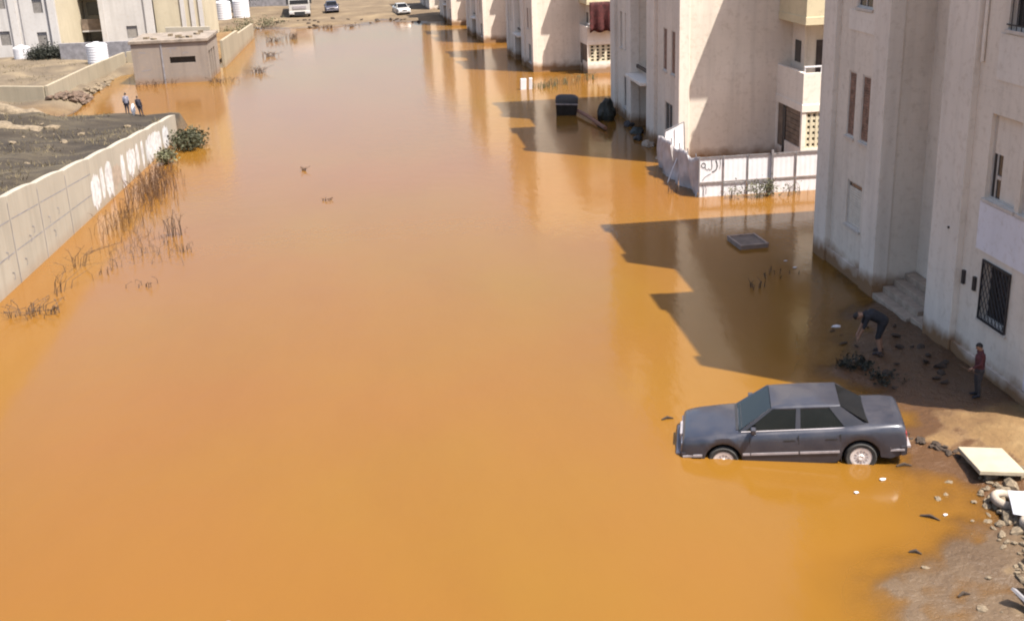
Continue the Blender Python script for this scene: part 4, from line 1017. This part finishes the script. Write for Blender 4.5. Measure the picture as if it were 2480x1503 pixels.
tank((-28.1, 95.2, 0.45), 0.64, 1.05, 'squat white water tank at the left in front of the pale block')
tank((-16.2, 124.5, 0.32), 0.8, 1.9, 'left one of two white tanks by the dark tree')
tank((-14.5, 125.5, 0.32), 0.85, 1.95, 'right one of two white tanks by the dark tree')
def left_block(label, loc, faces, H, wins, D):
    root = empty('apartment_block', loc, label, 'building', 0, 'apartment blocks on the left')
    return root
lb = empty('apartment_block', (-42, 97, 0), 'grey white block at the top left corner with a yellow side strip', 'building', 0, 'apartment blocks on the left')
mb = MB(); wl = [(14.75, 15.5, 3.76, 4.85), (14.75, 15.5, 1.05, 2.3), (11.9, 12.7, 1.4, 2.5), (11.9, 12.7, 4.2, 5.3), (8, 8.8, 1.4, 2.5)]
mb.holed((0, 0, -0.5), (1, 0, 0), (0, 0, 1), (0, 1, 0), [(a, b, c+.5, d+.5) for a, b, c, d in wl], 16.5, 13, 0.2)
mb.quad((0, 0, -.5), (0, 10, -.5), (0, 10, 12.5), (0, 0, 12.5)).quad((0, 10, -.5), (16.5, 10, -.5), (16.5, 10, 12.5), (0, 10, 12.5)).quad((0, 0, 12.5), (16.5, 0, 12.5), (16.5, 10, 12.5), (0, 10, 12.5))
mb.build('wall', 'wall_far', lb)
mb = MB(); mb.quad((16.5, 0, -.5), (16.5, 10, -.5), (16.5, 10, 12.5), (16.5, 0, 12.5)); mb.build('side_wall', 'wall_yellow', lb)
for a, b in ((12.95, 13.5), (15.9, 16.45), (10.6, 11.2)): MB().box((a, -0.16, -.5), (b, -0.002, 12.6)).build('pilaster', 'wall_far', lb)
for a, b, c, d in wl:
    w = MB().box((a, 0.12, c), (b, 0.16, d)).build('window', 'concrete_dark', lb)
    mb = MB(); n = 8
    for i in range(n): mb.box((a+0.05, 0.09, c+0.03+(d-c-.2)*i/n), (b-0.05, 0.118, c+0.02+(d-c-.2)*(i+0.85)/n))
    mb.build('shutter', 'shutter_grey', w)
for x in (15.75, 13.75): MB().tube([(x, -0.03, -.4), (x, -0.03, 12)], 0.03, 5).build('drainpipe', 'concrete_dark', lb)
lc = empty('apartment_block', (-23.6, 103, 0), 'pale block with a cream front corner behind the shed', 'building')
mb = MB(); wl2 = [(2.0, 2.9, 0.95, 1.95)]
mb.holed((0, 0, -0.5), (1, 0, 0), (0, 0, 1), (0, 1, 0), [(a, b, c+.5, d+.5) for a, b, c, d in wl2], 4.4, 13, 0.2).quad((0, 0, -.5), (0, 8, -.5), (0, 8, 12.5), (0, 0, 12.5)).quad((0, 8, -.5), (8.6, 8, -.5), (8.6, 8, 12.5), (0, 8, 12.5)).quad((0, 0, 12.5), (8.6, 0.6, 12.5), (8.6, 8, 12.5), (0, 8, 12.5))
mb.build('wall', 'wall_far', lc)
MB().box((4.4, 0.5, -.5), (8.6, 8.0, 12.4)).build('front_corner', 'wall_yellow', lc)
for a, b in ((0.0, 0.4), (3.7, 4.38)): MB().box((a, -0.14, -.5), (b, -0.002, 12.6)).build('pilaster', 'wall_far', lc)
for x in (6.6, 7.4, 8.1): MB().box((x, 0.38, -.5), (x+0.35, 0.498, 12.4)).build('pilaster', 'wall_far', lc)
w = MB().box((2.0, 0.12, 0.95), (2.9, 0.16, 1.95)).build('window', 'concrete_dark', lc); MB().box((2.05, 0.09, 1.0), (2.85, 0.118, 1.72)).build('shutter', 'shutter_grey', w)
ld = empty('linking_stair', (-25.45, 105.5, 0), 'shaded brown stair recess with balconies between the two left blocks', 'building')
MB().box((0, 0, -.5), (1.82, 2, 12.3)).build('wall', 'wall_block', ld)
for z, mt in ((1.55, 'brown_board'), (4.4, 'brown_board')):
    MB().box((0.02, -1.6, z), (1.8, -0.002, z+0.12)).build('balcony_slab', 'wall_far', ld); MB().box((0.02, -1.6, z+0.12), (1.8, -1.5, z+1.05)).build('parapet', mt, ld)
MB().box((0.2, -0.05, -.2), (1.7, -0.002, 1.4)).build('door', 'void', ld); MB().box((0.3, -0.05, 2.8), (1.2, -0.002, 3.9)).build('window', 'void', ld)
leafy('dark_hedge', (-25.8, 94.2, 0.35), 6500, 1.5, 1.0, 'leaf_dark', 'dark hedge between the squat tank and the big tank', 'hedge', 41, 0.14, 60, sx=1.15, sy=0.45)
def tree(loc, h, rad, label, seed, mat='leaf_dark', n=5200):
    rnd = random.Random(seed); root = empty('tree', loc, label, 'tree')
    tm = MB(); tm.tube([(0, 0, -0.4), (0.05, 0, h*0.3), (0, 0.06, h*0.62), (0, 0, h*0.9)], [0.16, 0.13, 0.08, 0.02], 8); cl = []
    for i in range(26):
        z = h*rnd.uniform(0.18, 0.95); a = rnd.uniform(0, 6.28); q = rad*rnd.uniform(0.45, 1)*(1.15-0.75*z/h)
        e = Vector((q*math.cos(a), q*math.sin(a), z+0.15*h*rnd.random())); tm.tube([(0, 0, z*0.85), e*0.5+Vector((0, 0, z*0.45)), e], [0.05, 0.03, 0.01], 5); cl += [e, e*0.6+Vector((0, 0, z*0.4))]
    tm.build('trunk', 'stem', root); lf = MB()
    for i in range(n):
        p = rnd.choice(cl)+Vector((rnd.gauss(0, 1), rnd.gauss(0, 1), rnd.gauss(0, 1)))*rad*0.2
        d = Vector((rnd.gauss(0, 1), rnd.gauss(0, 1), rnd.gauss(0, 1))).normalized(); w = d.orthogonal().normalized()*0.06; L_ = rnd.uniform(.12, .28)
        lf.add([p, p+d*L_*0.5+w, p+d*L_, p+d*L_*0.5-w], [(0, 1, 2, 3)])
    lf.build('crown', mat, root); return root
tree((-18.0, 119.5, 0.3), 6.5, 1.5, 'dark tree standing behind the shed next to the cream corner', 51)
tree((-16.2, 133.0, 0.3), 6.0, 2.2, 'dark tree far behind the two white tanks', 52)
leafy('shore_scrub', (-11.8, 116.5, 0.25), 900, 1.5, 0.6, 'leaf_olive', 'olive scrub on the far shore left of the lorry', 'shrub', 53, 0.13, 30, sx=1.6, sy=0.6)
leafy('shore_scrub', (-13.6, 111.0, 0.2), 700, 1.2, 0.55, 'leaf_olive', 'olive scrub at the end of the pale lane wall', 'shrub', 54, 0.13, 24, sx=1.3, sy=0.6)
wall_run('far_wall', [(-20, 140), (-9, 139)], -0.5, [(2.2, 2.2)], 0.25, 'concrete_dark', 'low dark wall behind the lorry at the top edge')
wall_run('far_wall', [(-4.5, 146), (3.0, 144)], -0.5, [(1.0, 1.0)], 0.25, 'wall_stone', 'low grey wall beyond the parked cars')

# ------------------------------------------------------------------ loose stones
def stone_mesh(seed, flat=0.6):
    rnd = random.Random(seed); bm = bmesh.new(); bmesh.ops.create_icosphere(bm, subdivisions=1, radius=0.5)
    for v in bm.verts: v.co *= rnd.uniform(0.7, 1.2); v.co.z *= flat; v.co.x *= 1.2
    me = bpy.data.meshes.new('stone'); bm.to_mesh(me); bm.free(); return me
SM = {}
for mt in ('stone', 'stone_dark', 'stone_red'):
    SM[mt] = []
    for i in range(5):
        me = stone_mesh(i*7+3); me.materials.append(M[mt]); SM[mt].append(me)
rnd = random.Random(12)
def stones(n, area, size, mt, label, group, cat='stone', name='stone', zoff=0.0, pick=None):
    for i in range(n):
        for _ in range(30):
            x, y = pick(rnd) if pick else (rnd.uniform(area[0], area[1]), rnd.uniform(area[2], area[3]))
            if ground_z(x, y) > -0.08: break
        s = rnd.uniform(*size); o = bpy.data.objects.new(name, rnd.choice(SM[mt])); COL.objects.link(o)
        o.location = (x, y, max(ground_z(x, y), -0.03)+s*0.12+zoff); o.scale = (s, s*rnd.uniform(.6, 1), s*rnd.uniform(.6, 1)); o.rotation_euler = (rnd.uniform(-.4, .4), rnd.uniform(-.4, .4), rnd.uniform(0, 6))
        tag(o, label, cat, group)
stones(120, None, (0.05, 0.2), 'stone', 'small tan stone lying on the muddy bank at the lower right', 'stones on the lower right bank', pick=lambda r: (lambda y: (10.1-0.28*(17.5-y)+abs(r.gauss(0, .55))-(r.random() < .18)*r.uniform(0, 1.6), y))(r.uniform(13.6, 18.6)))
stones(42, None, (0.05, 0.2), 'stone_dark', 'dark lump of debris on the bank behind the grey car', 'dark debris behind the car', 'debris', 'debris_lump', 0, lambda r: (lambda t: (9.75+0.75*t+r.uniform(-.12, .12), 20.6-1.35*t+r.uniform(-.15, .15)))(r.random()))
stones(60, None, (0.12, 0.38), 'stone', 'pale broken rubble piece along the right edge of the bank', 'pale rubble along the right edge', 'rubble', 'rubble_block', 0.0, lambda r: (lambda y: (10.35-0.22*(17.5-y)+abs(r.gauss(0, .35)), y))(r.uniform(13.6, 17.9)))
stones(22, (10.6, 12.3, 22.3, 26.5), (0.08, 0.26), 'stone_dark', 'dark lump of mud in the shade by the block', 'mud lumps in the shade of the nearest block', 'mud', 'mud_lump')
stones(85, None, (0.25, 0.7), 'stone_red', 'broken brown block in the rubble heap below the ochre yard wall', 'rubble heap below the ochre yard wall', 'rubble', 'rubble_block', 0.05, lambda r: (lambda t: (-19.7+3.2*t+r.uniform(-.5, .5), 72.6+2.5*t+r.uniform(-1.2, 1.4)))(r.random()))
stones(25, None, (0.25, 0.6), 'stone', 'pale stone on the bank between shed and yard wall', 'pale stones by the shed', 'stone', 'stone', 0.02, lambda r: (-18.3+r.uniform(-.9, 1.0), 79+r.uniform(-4, 5)))
stones(40, (-28, -13, 45, 66), (0.12, 0.4), 'stone', 'pale stone lying on the dark walled plot', 'pale stones on the dark plot')
stones(30, (-14, 4, 113, 120), (0.2, 0.6), 'stone_dark', 'dark clod along the far waterline', 'dark clods along the far shore', 'clod', 'clod')
for i, (x, y, s) in enumerate(((-16.6, 58.9, 0.7), (-20.0, 62.4, 0.9), (-14.9, 57.4, 0.4), (-12.9, 58.5, 0.35))):
    o = bpy.data.objects.new('boulder', SM['stone'][i]); COL.objects.link(o); o.location = (x, y, ground_z(x, y)+0.1*s); o.scale = (s, s*0.7, s*0.8)
    tag(o, ['pale boulder in the middle of the dark plot', 'big pale boulder at the left edge of the plot', 'small pale boulder near the middle of the plot', 'small pale boulder near the far corner of the stepped wall'][i], 'boulder')
# rough broken ledges of dry earth across the plot
def ledge(pts, h, label, seed):
    rnd = random.Random(seed); mb = MB(); n = 34; k = 7
    for i in range(n+1):
        t = i/n; x = pts[0][0]+(pts[1][0]-pts[0][0])*t; y = pts[0][1]+(pts[1][1]-pts[0][1])*t+0.35*vnoise(t*9, seed, 21); z = ground_z(x, y)-0.25
        hh = h*(0.6+0.5*vnoise(t*7, seed, 22)+0.25*vnoise(t*19, seed, 23))*min(1, 6*t, 6*(1-t))
        for j in range(k):
            a = math.pi*j/(k-1); mb.v.append((x+rnd.uniform(-.06, .06), y-0.55*math.cos(a)*(1+0.3*rnd.random()), z+(hh+0.25)*math.sin(a)**0.7+rnd.uniform(-.04, .04)))
    for i in range(n):
        for j in range(k-1): a = i*k+j; mb.f.append((a, a+1, a+k+1, a+k))
    o = mb.build('earth_ledge', 'stone', smooth=True, angle=50); return tag(o, label, 'earth bank')
ledge([(-27, 68.9), (-15.4, 66.2)], 0.6, 'pale broken earth bank at the far edge of the dark plot', 1)
ledge([(-27, 60.3), (-16.9, 58.9)], 0.28, 'low pale ridge of earth across the middle of the dark plot', 2)

# dry grass over the plot and rough ground (uncountable)
rnd = random.Random(77); gb = MB()
for i in range(15000):
    if i % 3: x, y = rnd.uniform(-27, -11.6), rnd.uniform(44, 71.5)
    else: x, y = rnd.uniform(-32, -20.6), rnd.uniform(73, 95)
    if vnoise(x*0.45, y*0.6, 31)+0.4*vnoise(x*1.7, y*1.7, 32) < 0.12: continue
    if y < 62 and x > interp(WALLX, y)-0.5: continue
    z = ground_z(x, y)
    if z < 0.05: continue
    h = rnd.uniform(.06, .22); a = rnd.uniform(0, 6.28); dx, dy = math.cos(a)*0.02, math.sin(a)*0.02; lx, ly = rnd.gauss(0, .09), rnd.gauss(0, .09)
    gb.add([(x-dx, y-dy, z-.03), (x+dx, y+dy, z-.03), (x+lx, y+ly, z+h)], [(0, 1, 2)])
tag(gb.build('dry_grass', 'straw'), 'dry straw coloured grass on the plot and rough ground', 'grass', kind='stuff')

# ------------------------------------------------------------------ plants standing in the flood
leafy('water_shrub', (-9.65, 56.6, 0), 1500, 0.9, 0.75, 'leaf', 'green bushy shrub standing in the water at the end of the stepped wall', 'shrub', 61, 0.15, 30, sx=0.9, sy=1.5)
leafy('water_shrub', (-10.25, 53.0, 0), 600, 0.6, 0.6, 'leaf_olive', 'browner shrub in the water against the white painted patch', 'shrub', 62, 0.13, 18, sx=0.7, sy=1.3)
weeds('dead_reeds', (-9.75, 46.8, 0), 190, 1.0, 1.2, 'reed', 'dense brown reed clump by the white painted wall patches', 'reeds', 63, 0.25, 0.5, 0.008, sx=0.75, sy=2.3)
weeds('dead_reeds', (-9.8, 50.2, 0), 30, 0.8, 0.7, 'reed', 'smaller brown reeds just below the browner shrub', 'reeds', 64, 0.25, 0.5, 0.011, sx=0.8, sy=1.8)
weeds('dead_reeds', (-9.9, 42.2, 0), 110, 0.7, 0.8, 'reed', 'thin straw reeds in yellow water beside the scored wall', 'reeds', 65, 0.3, 0.6, 0.006, sx=0.9, sy=3)
weeds('dead_reeds', (-8.7, 38.6, 0), 70, 0.5, 1.2, 'stem', 'scattered dark stalks in the lilac water off the wall', 'reeds', 66, 0.45, 0.8, 0.006, sx=1.3, sy=2.2)
weeds('dead_reeds', (-7.75, 40.0, 0), 14, 0.85, 0.3, 'stem', 'upright dark stalk tuft farthest from the stepped wall', 'reeds', 67, 0.15, 0.3, 0.011)
weeds('dead_reeds', (-7.1, 38.0, 0), 9, 0.4, 0.25, 'stem', 'tiny dark tuft right of the scattered stalks', 'reeds', 68, 0.3, 0.4, 0.010)
weeds('dead_reeds', (-10.35, 36.9, 0), 9, 0.85, 0.35, 'stem', 'bent dark twigs beside the wall above the leaning twigs', 'twigs', 69, 0.55, 1.0, 0.009, sx=0.7, sy=1.6)
weeds('dead_reeds', (-10.3, 34.3, 0), 8, 0.8, 0.3, 'stem', 'leaning dark twigs beside the near end of the wall', 'twigs', 70, 0.5, 1.0, 0.009, sx=0.7, sy=1.6)
weeds('twig_heap', (-10.55, 32.3, 0), 30, 0.36, 0.42, 'stem', 'low heap of dark twigs in the water at the left edge', 'twigs', 71, 0.9, 1.4, 0.010, sx=1.2)
weeds('twig_heap', (-9.95, 32.35, 0), 14, 0.26, 0.28, 'stem', 'small twig heap right of the heap at the left edge', 'twigs', 72, 0.9, 1.4, 0.012)
weeds('dead_reeds', (-7.75, 34.2, 0), 8, 0.3, 0.35, 'stem', 'few dark stalks low in the lilac water nearest the camera', 'twigs', 73, 0.6, 1.0, 0.009, sx=1.5)
weeds('dead_reeds', (-9.3, 36.0, 0), 7, 0.3, 0.25, 'reed', 'little brown tuft between the leaning twigs and lilac water', 'twigs', 74, 0.5, 1.0, 0.009)
for i, (x, y, h, s, lab) in enumerate(((-3.85, 49.5, .35, .3, 'small dark twig clump in the open water left of centre'), (-2.65, 43.8, .25, .4, 'flat dark twigs in the open water just below the twig clump'), (-9.0, 83, .5, .6, 'dark bush stump in the water right of the shed'), (-8.85, 92.5, .5, .55, 'dark stump in the water beside the pale lane wall'), (-7.95, 105, .7, .6, 'dark tall stalks in the water near the far shore'), (-9.5, 103.5, .6, .7, 'thin stalks in the water left of the far tall stalks'), (-5.2, 113.2, .5, .7, 'brown clump at the far waterline in front of the lorry'), (-3.0, 113.3, .3, .9, 'flat brown clump at the far waterline right of the lorry'), (-10.9, 79.3, .4, .8, 'brown weeds at the right front corner of the shed'), (-15.4, 79.6, .45, 1.2, 'brown weeds along the foot of the shed front'))):
    weeds('water_weed', (x, y, 0), 8 if i < 2 else 30, h*(0.6 if i < 2 else 1), s*(0.5 if i < 2 else 1), 'stem', lab, 'weeds', 80+i, 0.6, 1.0, 0.014)
weeds('water_weed', (9.3, 69.1, 0), 34, 0.45, 0.6, 'leaf_olive', 'olive weeds right of the two white slabs', 'weeds', 95, 0.5, 0.9, 0.016, sx=1.5)
weeds('water_weed', (10.5, 70.0, 0), 26, 0.6, 0.5, 'leaf_olive', 'sparse upright olive weeds left of the far block corner', 'weeds', 96, 0.3, 0.6, 0.014, sx=1.8)
weeds('water_weed', (12.5, 71.5, 0), 24, 0.5, 0.6, 'leaf_olive', 'olive weeds at the foot of the pierced screen block', 'weeds', 97, 0.3, 0.6, 0.014, sx=1.6)
weeds('water_weed', (10.35, 41.6, 0), 6, 0.35, 0.2, 'stem', 'single bent stalks in front of the leaning pole', 'weeds', 98, 0.5, 0.9, 0.012)
weeds('water_weed', (9.95, 30.0, 0), 9, 0.28, 0.3, 'stem', 'short dark stalks in the shade below the floating mattress', 'weeds', 99, 0.3, 0.6, 0.011, sx=1.5)
weeds('water_weed', (10.8, 31.0, 0), 10, 0.24, 0.4, 'stem', 'short dark stalks in the shade nearest the mattress', 'weeds', 100, 0.3, 0.6, 0.010, sx=1.5)
leafy('trampled_shrub', (10.35, 24.0, 0.0), 330, 0.42, 0.14, 'leaf_dark', 'flattened dark green branch lying in the mud behind the car', 'plant', 101, 0.09, 14, sx=1.0, sy=1.0)
leafy('trampled_shrub', (10.75, 23.0, 0.03), 200, 0.36, 0.12, 'leaf_dark', 'flattened branch just behind the car boot', 'plant', 102, 0.08, 10)

# ------------------------------------------------------------------ floating and stranded things
mt_ = empty('floating_mattress', (11.03, 34.4, 0.02), 'grey mattress with raised rim floating in the block shade', 'mattress', R(4))
MB().box((-0.47, -0.60, -0.12), (0.47, 0.60, 0.07)).build('pad', 'fabric_tray', mt_, bevel=0.04)
for a, b in (((-0.48, -0.61, 0.05), (0.48, -0.53, 0.13)), ((-0.48, 0.53, 0.05), (0.48, 0.61, 0.13)), ((-0.48, -0.52, 0.05), (-0.40, 0.52, 0.13)), ((0.40, -0.52, 0.05), (0.48, 0.52, 0.13))): MB().box(a, b).build('rim', 'fabric_tray', mt_, bevel=0.02)
MB().box((-0.39, -0.52, 0.07), (0.39, 0.52, 0.085)).build('top_cover', 'fabric_top', mt_)
def dumpster(name, loc, rz, tilt, mat, edge, label, s=1.0):
    root = empty(name, loc, label, 'bin', rz, None, s); root.rotation_euler = (tilt, tilt*0.6, rz)
    st = []
    for z, a, b in ((-0.35, 0.44, 0.36), (-0.1, 0.50, 0.40), (0.2, 0.54, 0.43), (0.62, 0.57, 0.46)): st.append([(-a, -b, z), (a, -b, z), (a, b, z), (-a, b, z)])
    loft(st).build('body', mat, root, bevel=0.03)
    e = []
    for i in range(9):
        t = i/8; k = 1-abs(2*t-1)**5*0.35; x = -0.58+1.16*t
        e.append([(x, -0.47*math.cos(math.pi*j/8), 0.67+0.36*k*math.sin(math.pi*j/8)**0.8) for j in range(9)])
    loft(e).build('lid', mat, root, smooth=True, angle=50)
    MB().box((-0.60, -0.5, 0.60), (0.60, -0.44, 0.67)).build('rim', edge, root)
    for x in (-0.3, 0.3): MB().box((x-0.05, -0.47, 0.1), (x+0.05, -0.40, 0.58)).build('rib', mat, root)
    for x in (-0.45, 0.45):
        for y in (-0.3, 0.3): MB().lathe([(0, -0.03), (0.09, -0.03), (0.09, 0.03), (0, 0.03)], 12, Matrix.Translation((x, y, -0.42)) @ Matrix.Rotation(R(90), 4, 'Y')).build('wheel', 'rubber', root)
    return root
dumpster('waste_container', (9.18, 59.75, 0.0), R(-8), 0.08, 'bin', 'bin_edge', 'dark round lidded waste container standing in the shaded water')
bm = bmesh.new(); bmesh.ops.create_icosphere(bm, subdivisions=3, radius=0.5); rnd = random.Random(88)
for v in bm.verts: k = 1+0.35*vnoise(v.co.x*4+3, v.co.y*4+v.co.z*3, 51)+0.12*vnoise(v.co.x*11, v.co.z*11+v.co.y*7, 52); v.co *= k; v.co.z = v.co.z*1.5+0.3
me = bpy.data.meshes.new('heap'); bm.to_mesh(me); bm.free(); me.materials.append(M['bin_green'])
o = bpy.data.objects.new('rubbish_heap', me); COL.objects.link(o); o.location = (10.85, 57.4, 0.0); o.scale = (0.8, 0.9, 0.95); tag(o, 'dark shapeless heap of wreckage against the far corner of the second block', 'rubbish')
tag(MB().tube([(9.62, 60.2, 0.22), (9.95, 57.6, 0.20), (10.28, 54.6, 0.12)], 0.09, 8).build('rusty_pipe', 'rust'), 'long reddish pipe lying from the waste container towards the entrance', 'pipe')
for x, w, h, lab, rz_ in ((8.03, 0.36, 0.64, 'left and wider one of two white slabs upright in the water', 4), (8.47, 0.2, 0.66, 'right and narrower one of two white slabs upright in the water', -8)):
    o = MB().box((-w/2, -0.09, -0.5), (w/2, 0.09, h)).build('white_slab', 'plastic_white', bevel=0.02); o.location = (x, 68.95, 0); o.rotation_euler = (0, R(2), R(rz_)); tag(o, lab, 'slab')
rnd = random.Random(21)
for i, (x, y, sx_, mt, lab) in enumerate(((11.55, 53.6, .5, 'bin_green', 'dark bundle beside the entrance canopy post'), (11.35, 50.5, .4, 'concrete', 'pale crumpled sack at the foot of the second block'), (11.6, 55.6, .45, 'cloth_char', 'dark heap of rubbish beside the tilted container'), (11.2, 52.0, .35, 'bin', 'black bag in front of the entrance'), (11.25, 47.6, .3, 'concrete', 'grey broken board at the foot of the near pilaster'))):
    bm = bmesh.new(); bmesh.ops.create_icosphere(bm, subdivisions=2, radius=1)
    for v in bm.verts: v.co *= 0.75+0.45*rnd.random()
    me = bpy.data.meshes.new('heap'); bm.to_mesh(me); bm.free(); me.materials.append(M[mt])
    o = bpy.data.objects.new('rubbish_bundle', me); COL.objects.link(o); o.location = (x+0.1, y, 0.02); o.scale = (sx_*0.7, sx_*1.0, sx_*0.55); tag(o, lab, 'rubbish')
# stranded slab at the bank
sl_ = empty('concrete_slab', (10.82, 18.62, 0.15), 'large pale square slab propped on the bank behind the car', 'slab', R(-6))
sl_.rotation_euler = (R(-3), R(4), R(-7))
MB().box((-0.40, -0.58, 0.0), (0.46, 0.56, 0.085)).build('plate', 'white_slab', sl_, bevel=0.012)
for p in ((-0.2, 0.3), (0.25, -0.3), (0.3, 0.35), (-0.1, -0.35)): MB().box((p[0]-0.1, p[1]-0.1, -0.3), (p[0]+0.1, p[1]+0.1, -0.003)).build('support_block', 'stone', sl_)
def tyre(loc, r, tilt, rz, label, mat='dusty_rubber'):
    o = MB(); pr = []
    for i in range(12):
        t = 2*math.pi*i/12; pr.append((r*0.74+r*0.26*math.cos(t), r*0.30*math.sin(t)))
    o.lathe(pr, 28, None, True); ob = o.build('old_tyre', mat, smooth=True, angle=60); ob.location = loc; ob.rotation_euler = (tilt, 0.1, rz)
    return tag(ob, label, 'tyre')
tyre((10.42, 17.25, 0.14), 0.27, 0.15, 0.4, 'dusty tyre lying on the bank nearest the pale slab')
tyre((10.52, 16.35, 0.18), 0.31, -0.12, 1.0, 'dusty tyre partly under the white sheet on the bank')
tyre((10.05, 15.25, 0.16), 0.31, 0.2, 2.0, 'dusty tyre lowest on the right edge of the bank', 'concrete')
ws_ = MB(); nu = 8
for j in range(nu+1):
    for i in range(nu+1):
        a, b = i/nu-0.5, j/nu-0.5; ws_.v.append((a*0.95, b*0.62, 0.03*math.sin(a*7)+0.05*b+0.02*math.cos(b*9)))
for j in range(nu):
    for i in range(nu): p = j*(nu+1)+i; ws_.f.append((p, p+1, p+nu+2, p+nu+1))
o = ws_.build('white_sheet', 'plastic_white', smooth=True, angle=180); o.modifiers.new('thick', 'SOLIDIFY').thickness = 0.02; o.location = (10.75, 16.75, 0.36); o.rotation_euler = (R(8), R(-8), R(-20)); tag(o, 'white sheet lying over the tyres on the bank', 'sheet')
for i, (x, y, l, rz_, mt, lab) in enumerate(((9.35, 14.45, .62, 1.2, 'concrete', 'grey board sticking up at the bottom right corner'), (9.1, 14.2, .5, 2.0, 'concrete_dark', 'dark board at the bottom right corner'), (9.7, 14.6, .55, 0.7, 'concrete', 'second grey board at the bottom right edge'))):
    o = MB().box((-l/2, -0.1, -0.02), (l/2, 0.1, 0.02)).build('broken_board', mt); o.location = (x, y, ground_z(x, y)+0.14); o.rotation_euler = (R(35), R(-20), rz_); tag(o, lab, 'board')
for i, (x, y, l, rz_, lab) in enumerate(((5.42, 22.0, .26, .1, 'thin dark stick afloat ahead of the car nose'), (9.35, 19.05, .3, -.1, 'dark stick afloat behind the rear wheel'), (8.95, 17.1, .34, -.7, 'bent dark stick in the shallow water below the pale slab'), (8.2, 16.05, .2, -.5, 'short dark stick near the mud edge at the bottom'), (8.4, 14.75, .22, .2, 'dark clump on the mud near the bottom'), (9.9, 20.55, .5, -1.0, 'dark plank behind the car boot'))):
    o = MB().tube([(-l/2, 0, 0), (0, 0.03, 0.03), (l/2, 0, 0.0)], [0.02, 0.03, 0.012], 5).build('stick', 'stone_dark'); o.location = (x, y, max(0.01, ground_z(x, y)+0.02)); o.rotation_euler = (0, 0, rz_); tag(o, lab, 'stick')
for i, (x, y, s, lab) in enumerate(((8.72, 18.6, .07, 'small white scrap afloat by the rear wheel'), (8.05, 18.2, .06, 'small pale scrap afloat below the car door'), (9.25, 17.15, .05, 'tiny pale scrap near the bent stick'), (10.92, 26.6, .13, 'white scrap beside the bending person'), (11.6, 31.6, .08, 'pale scrap in the shade near the block foot'), (11.55, 32.3, .06, 'tiny pale scrap in the shade near the block foot'))):
    o = bpy.data.objects.new('scrap', SM['stone'][i % 5].copy()); o.data.materials.clear(); o.data.materials.append(M['plastic_white']); COL.objects.link(o); o.location = (x, y, 0.02); o.scale = (s*1.6, s*1.4, s); tag(o, lab, 'scrap')
# grey drum bobbing at the bottom edge
dr = empty('floating_drum', (-3.3, 15.62, -0.02), 'grey drum floating at the bottom edge of the view', 'drum', R(20))
MB().lathe([(0, -0.3), (0.18, -0.3), (0.19, -0.27), (0.18, -0.1), (0.195, -0.08), (0.18, -0.06), (0.18, 0.1), (0.195, 0.12), (0.18, 0.14), (0.19, 0.27), (0.18, 0.3), (0, 0.3)], 20, Matrix.Rotation(R(90), 4, 'Y')).build('shell', 'steel', dr, smooth=True, angle=40)
MB().lathe([(0, 0.302), (0.04, 0.302), (0.04, 0.33), (0, 0.335)], 10, Matrix.Rotation(R(90), 4, 'Y')).build('bung', 'trim_black', dr)
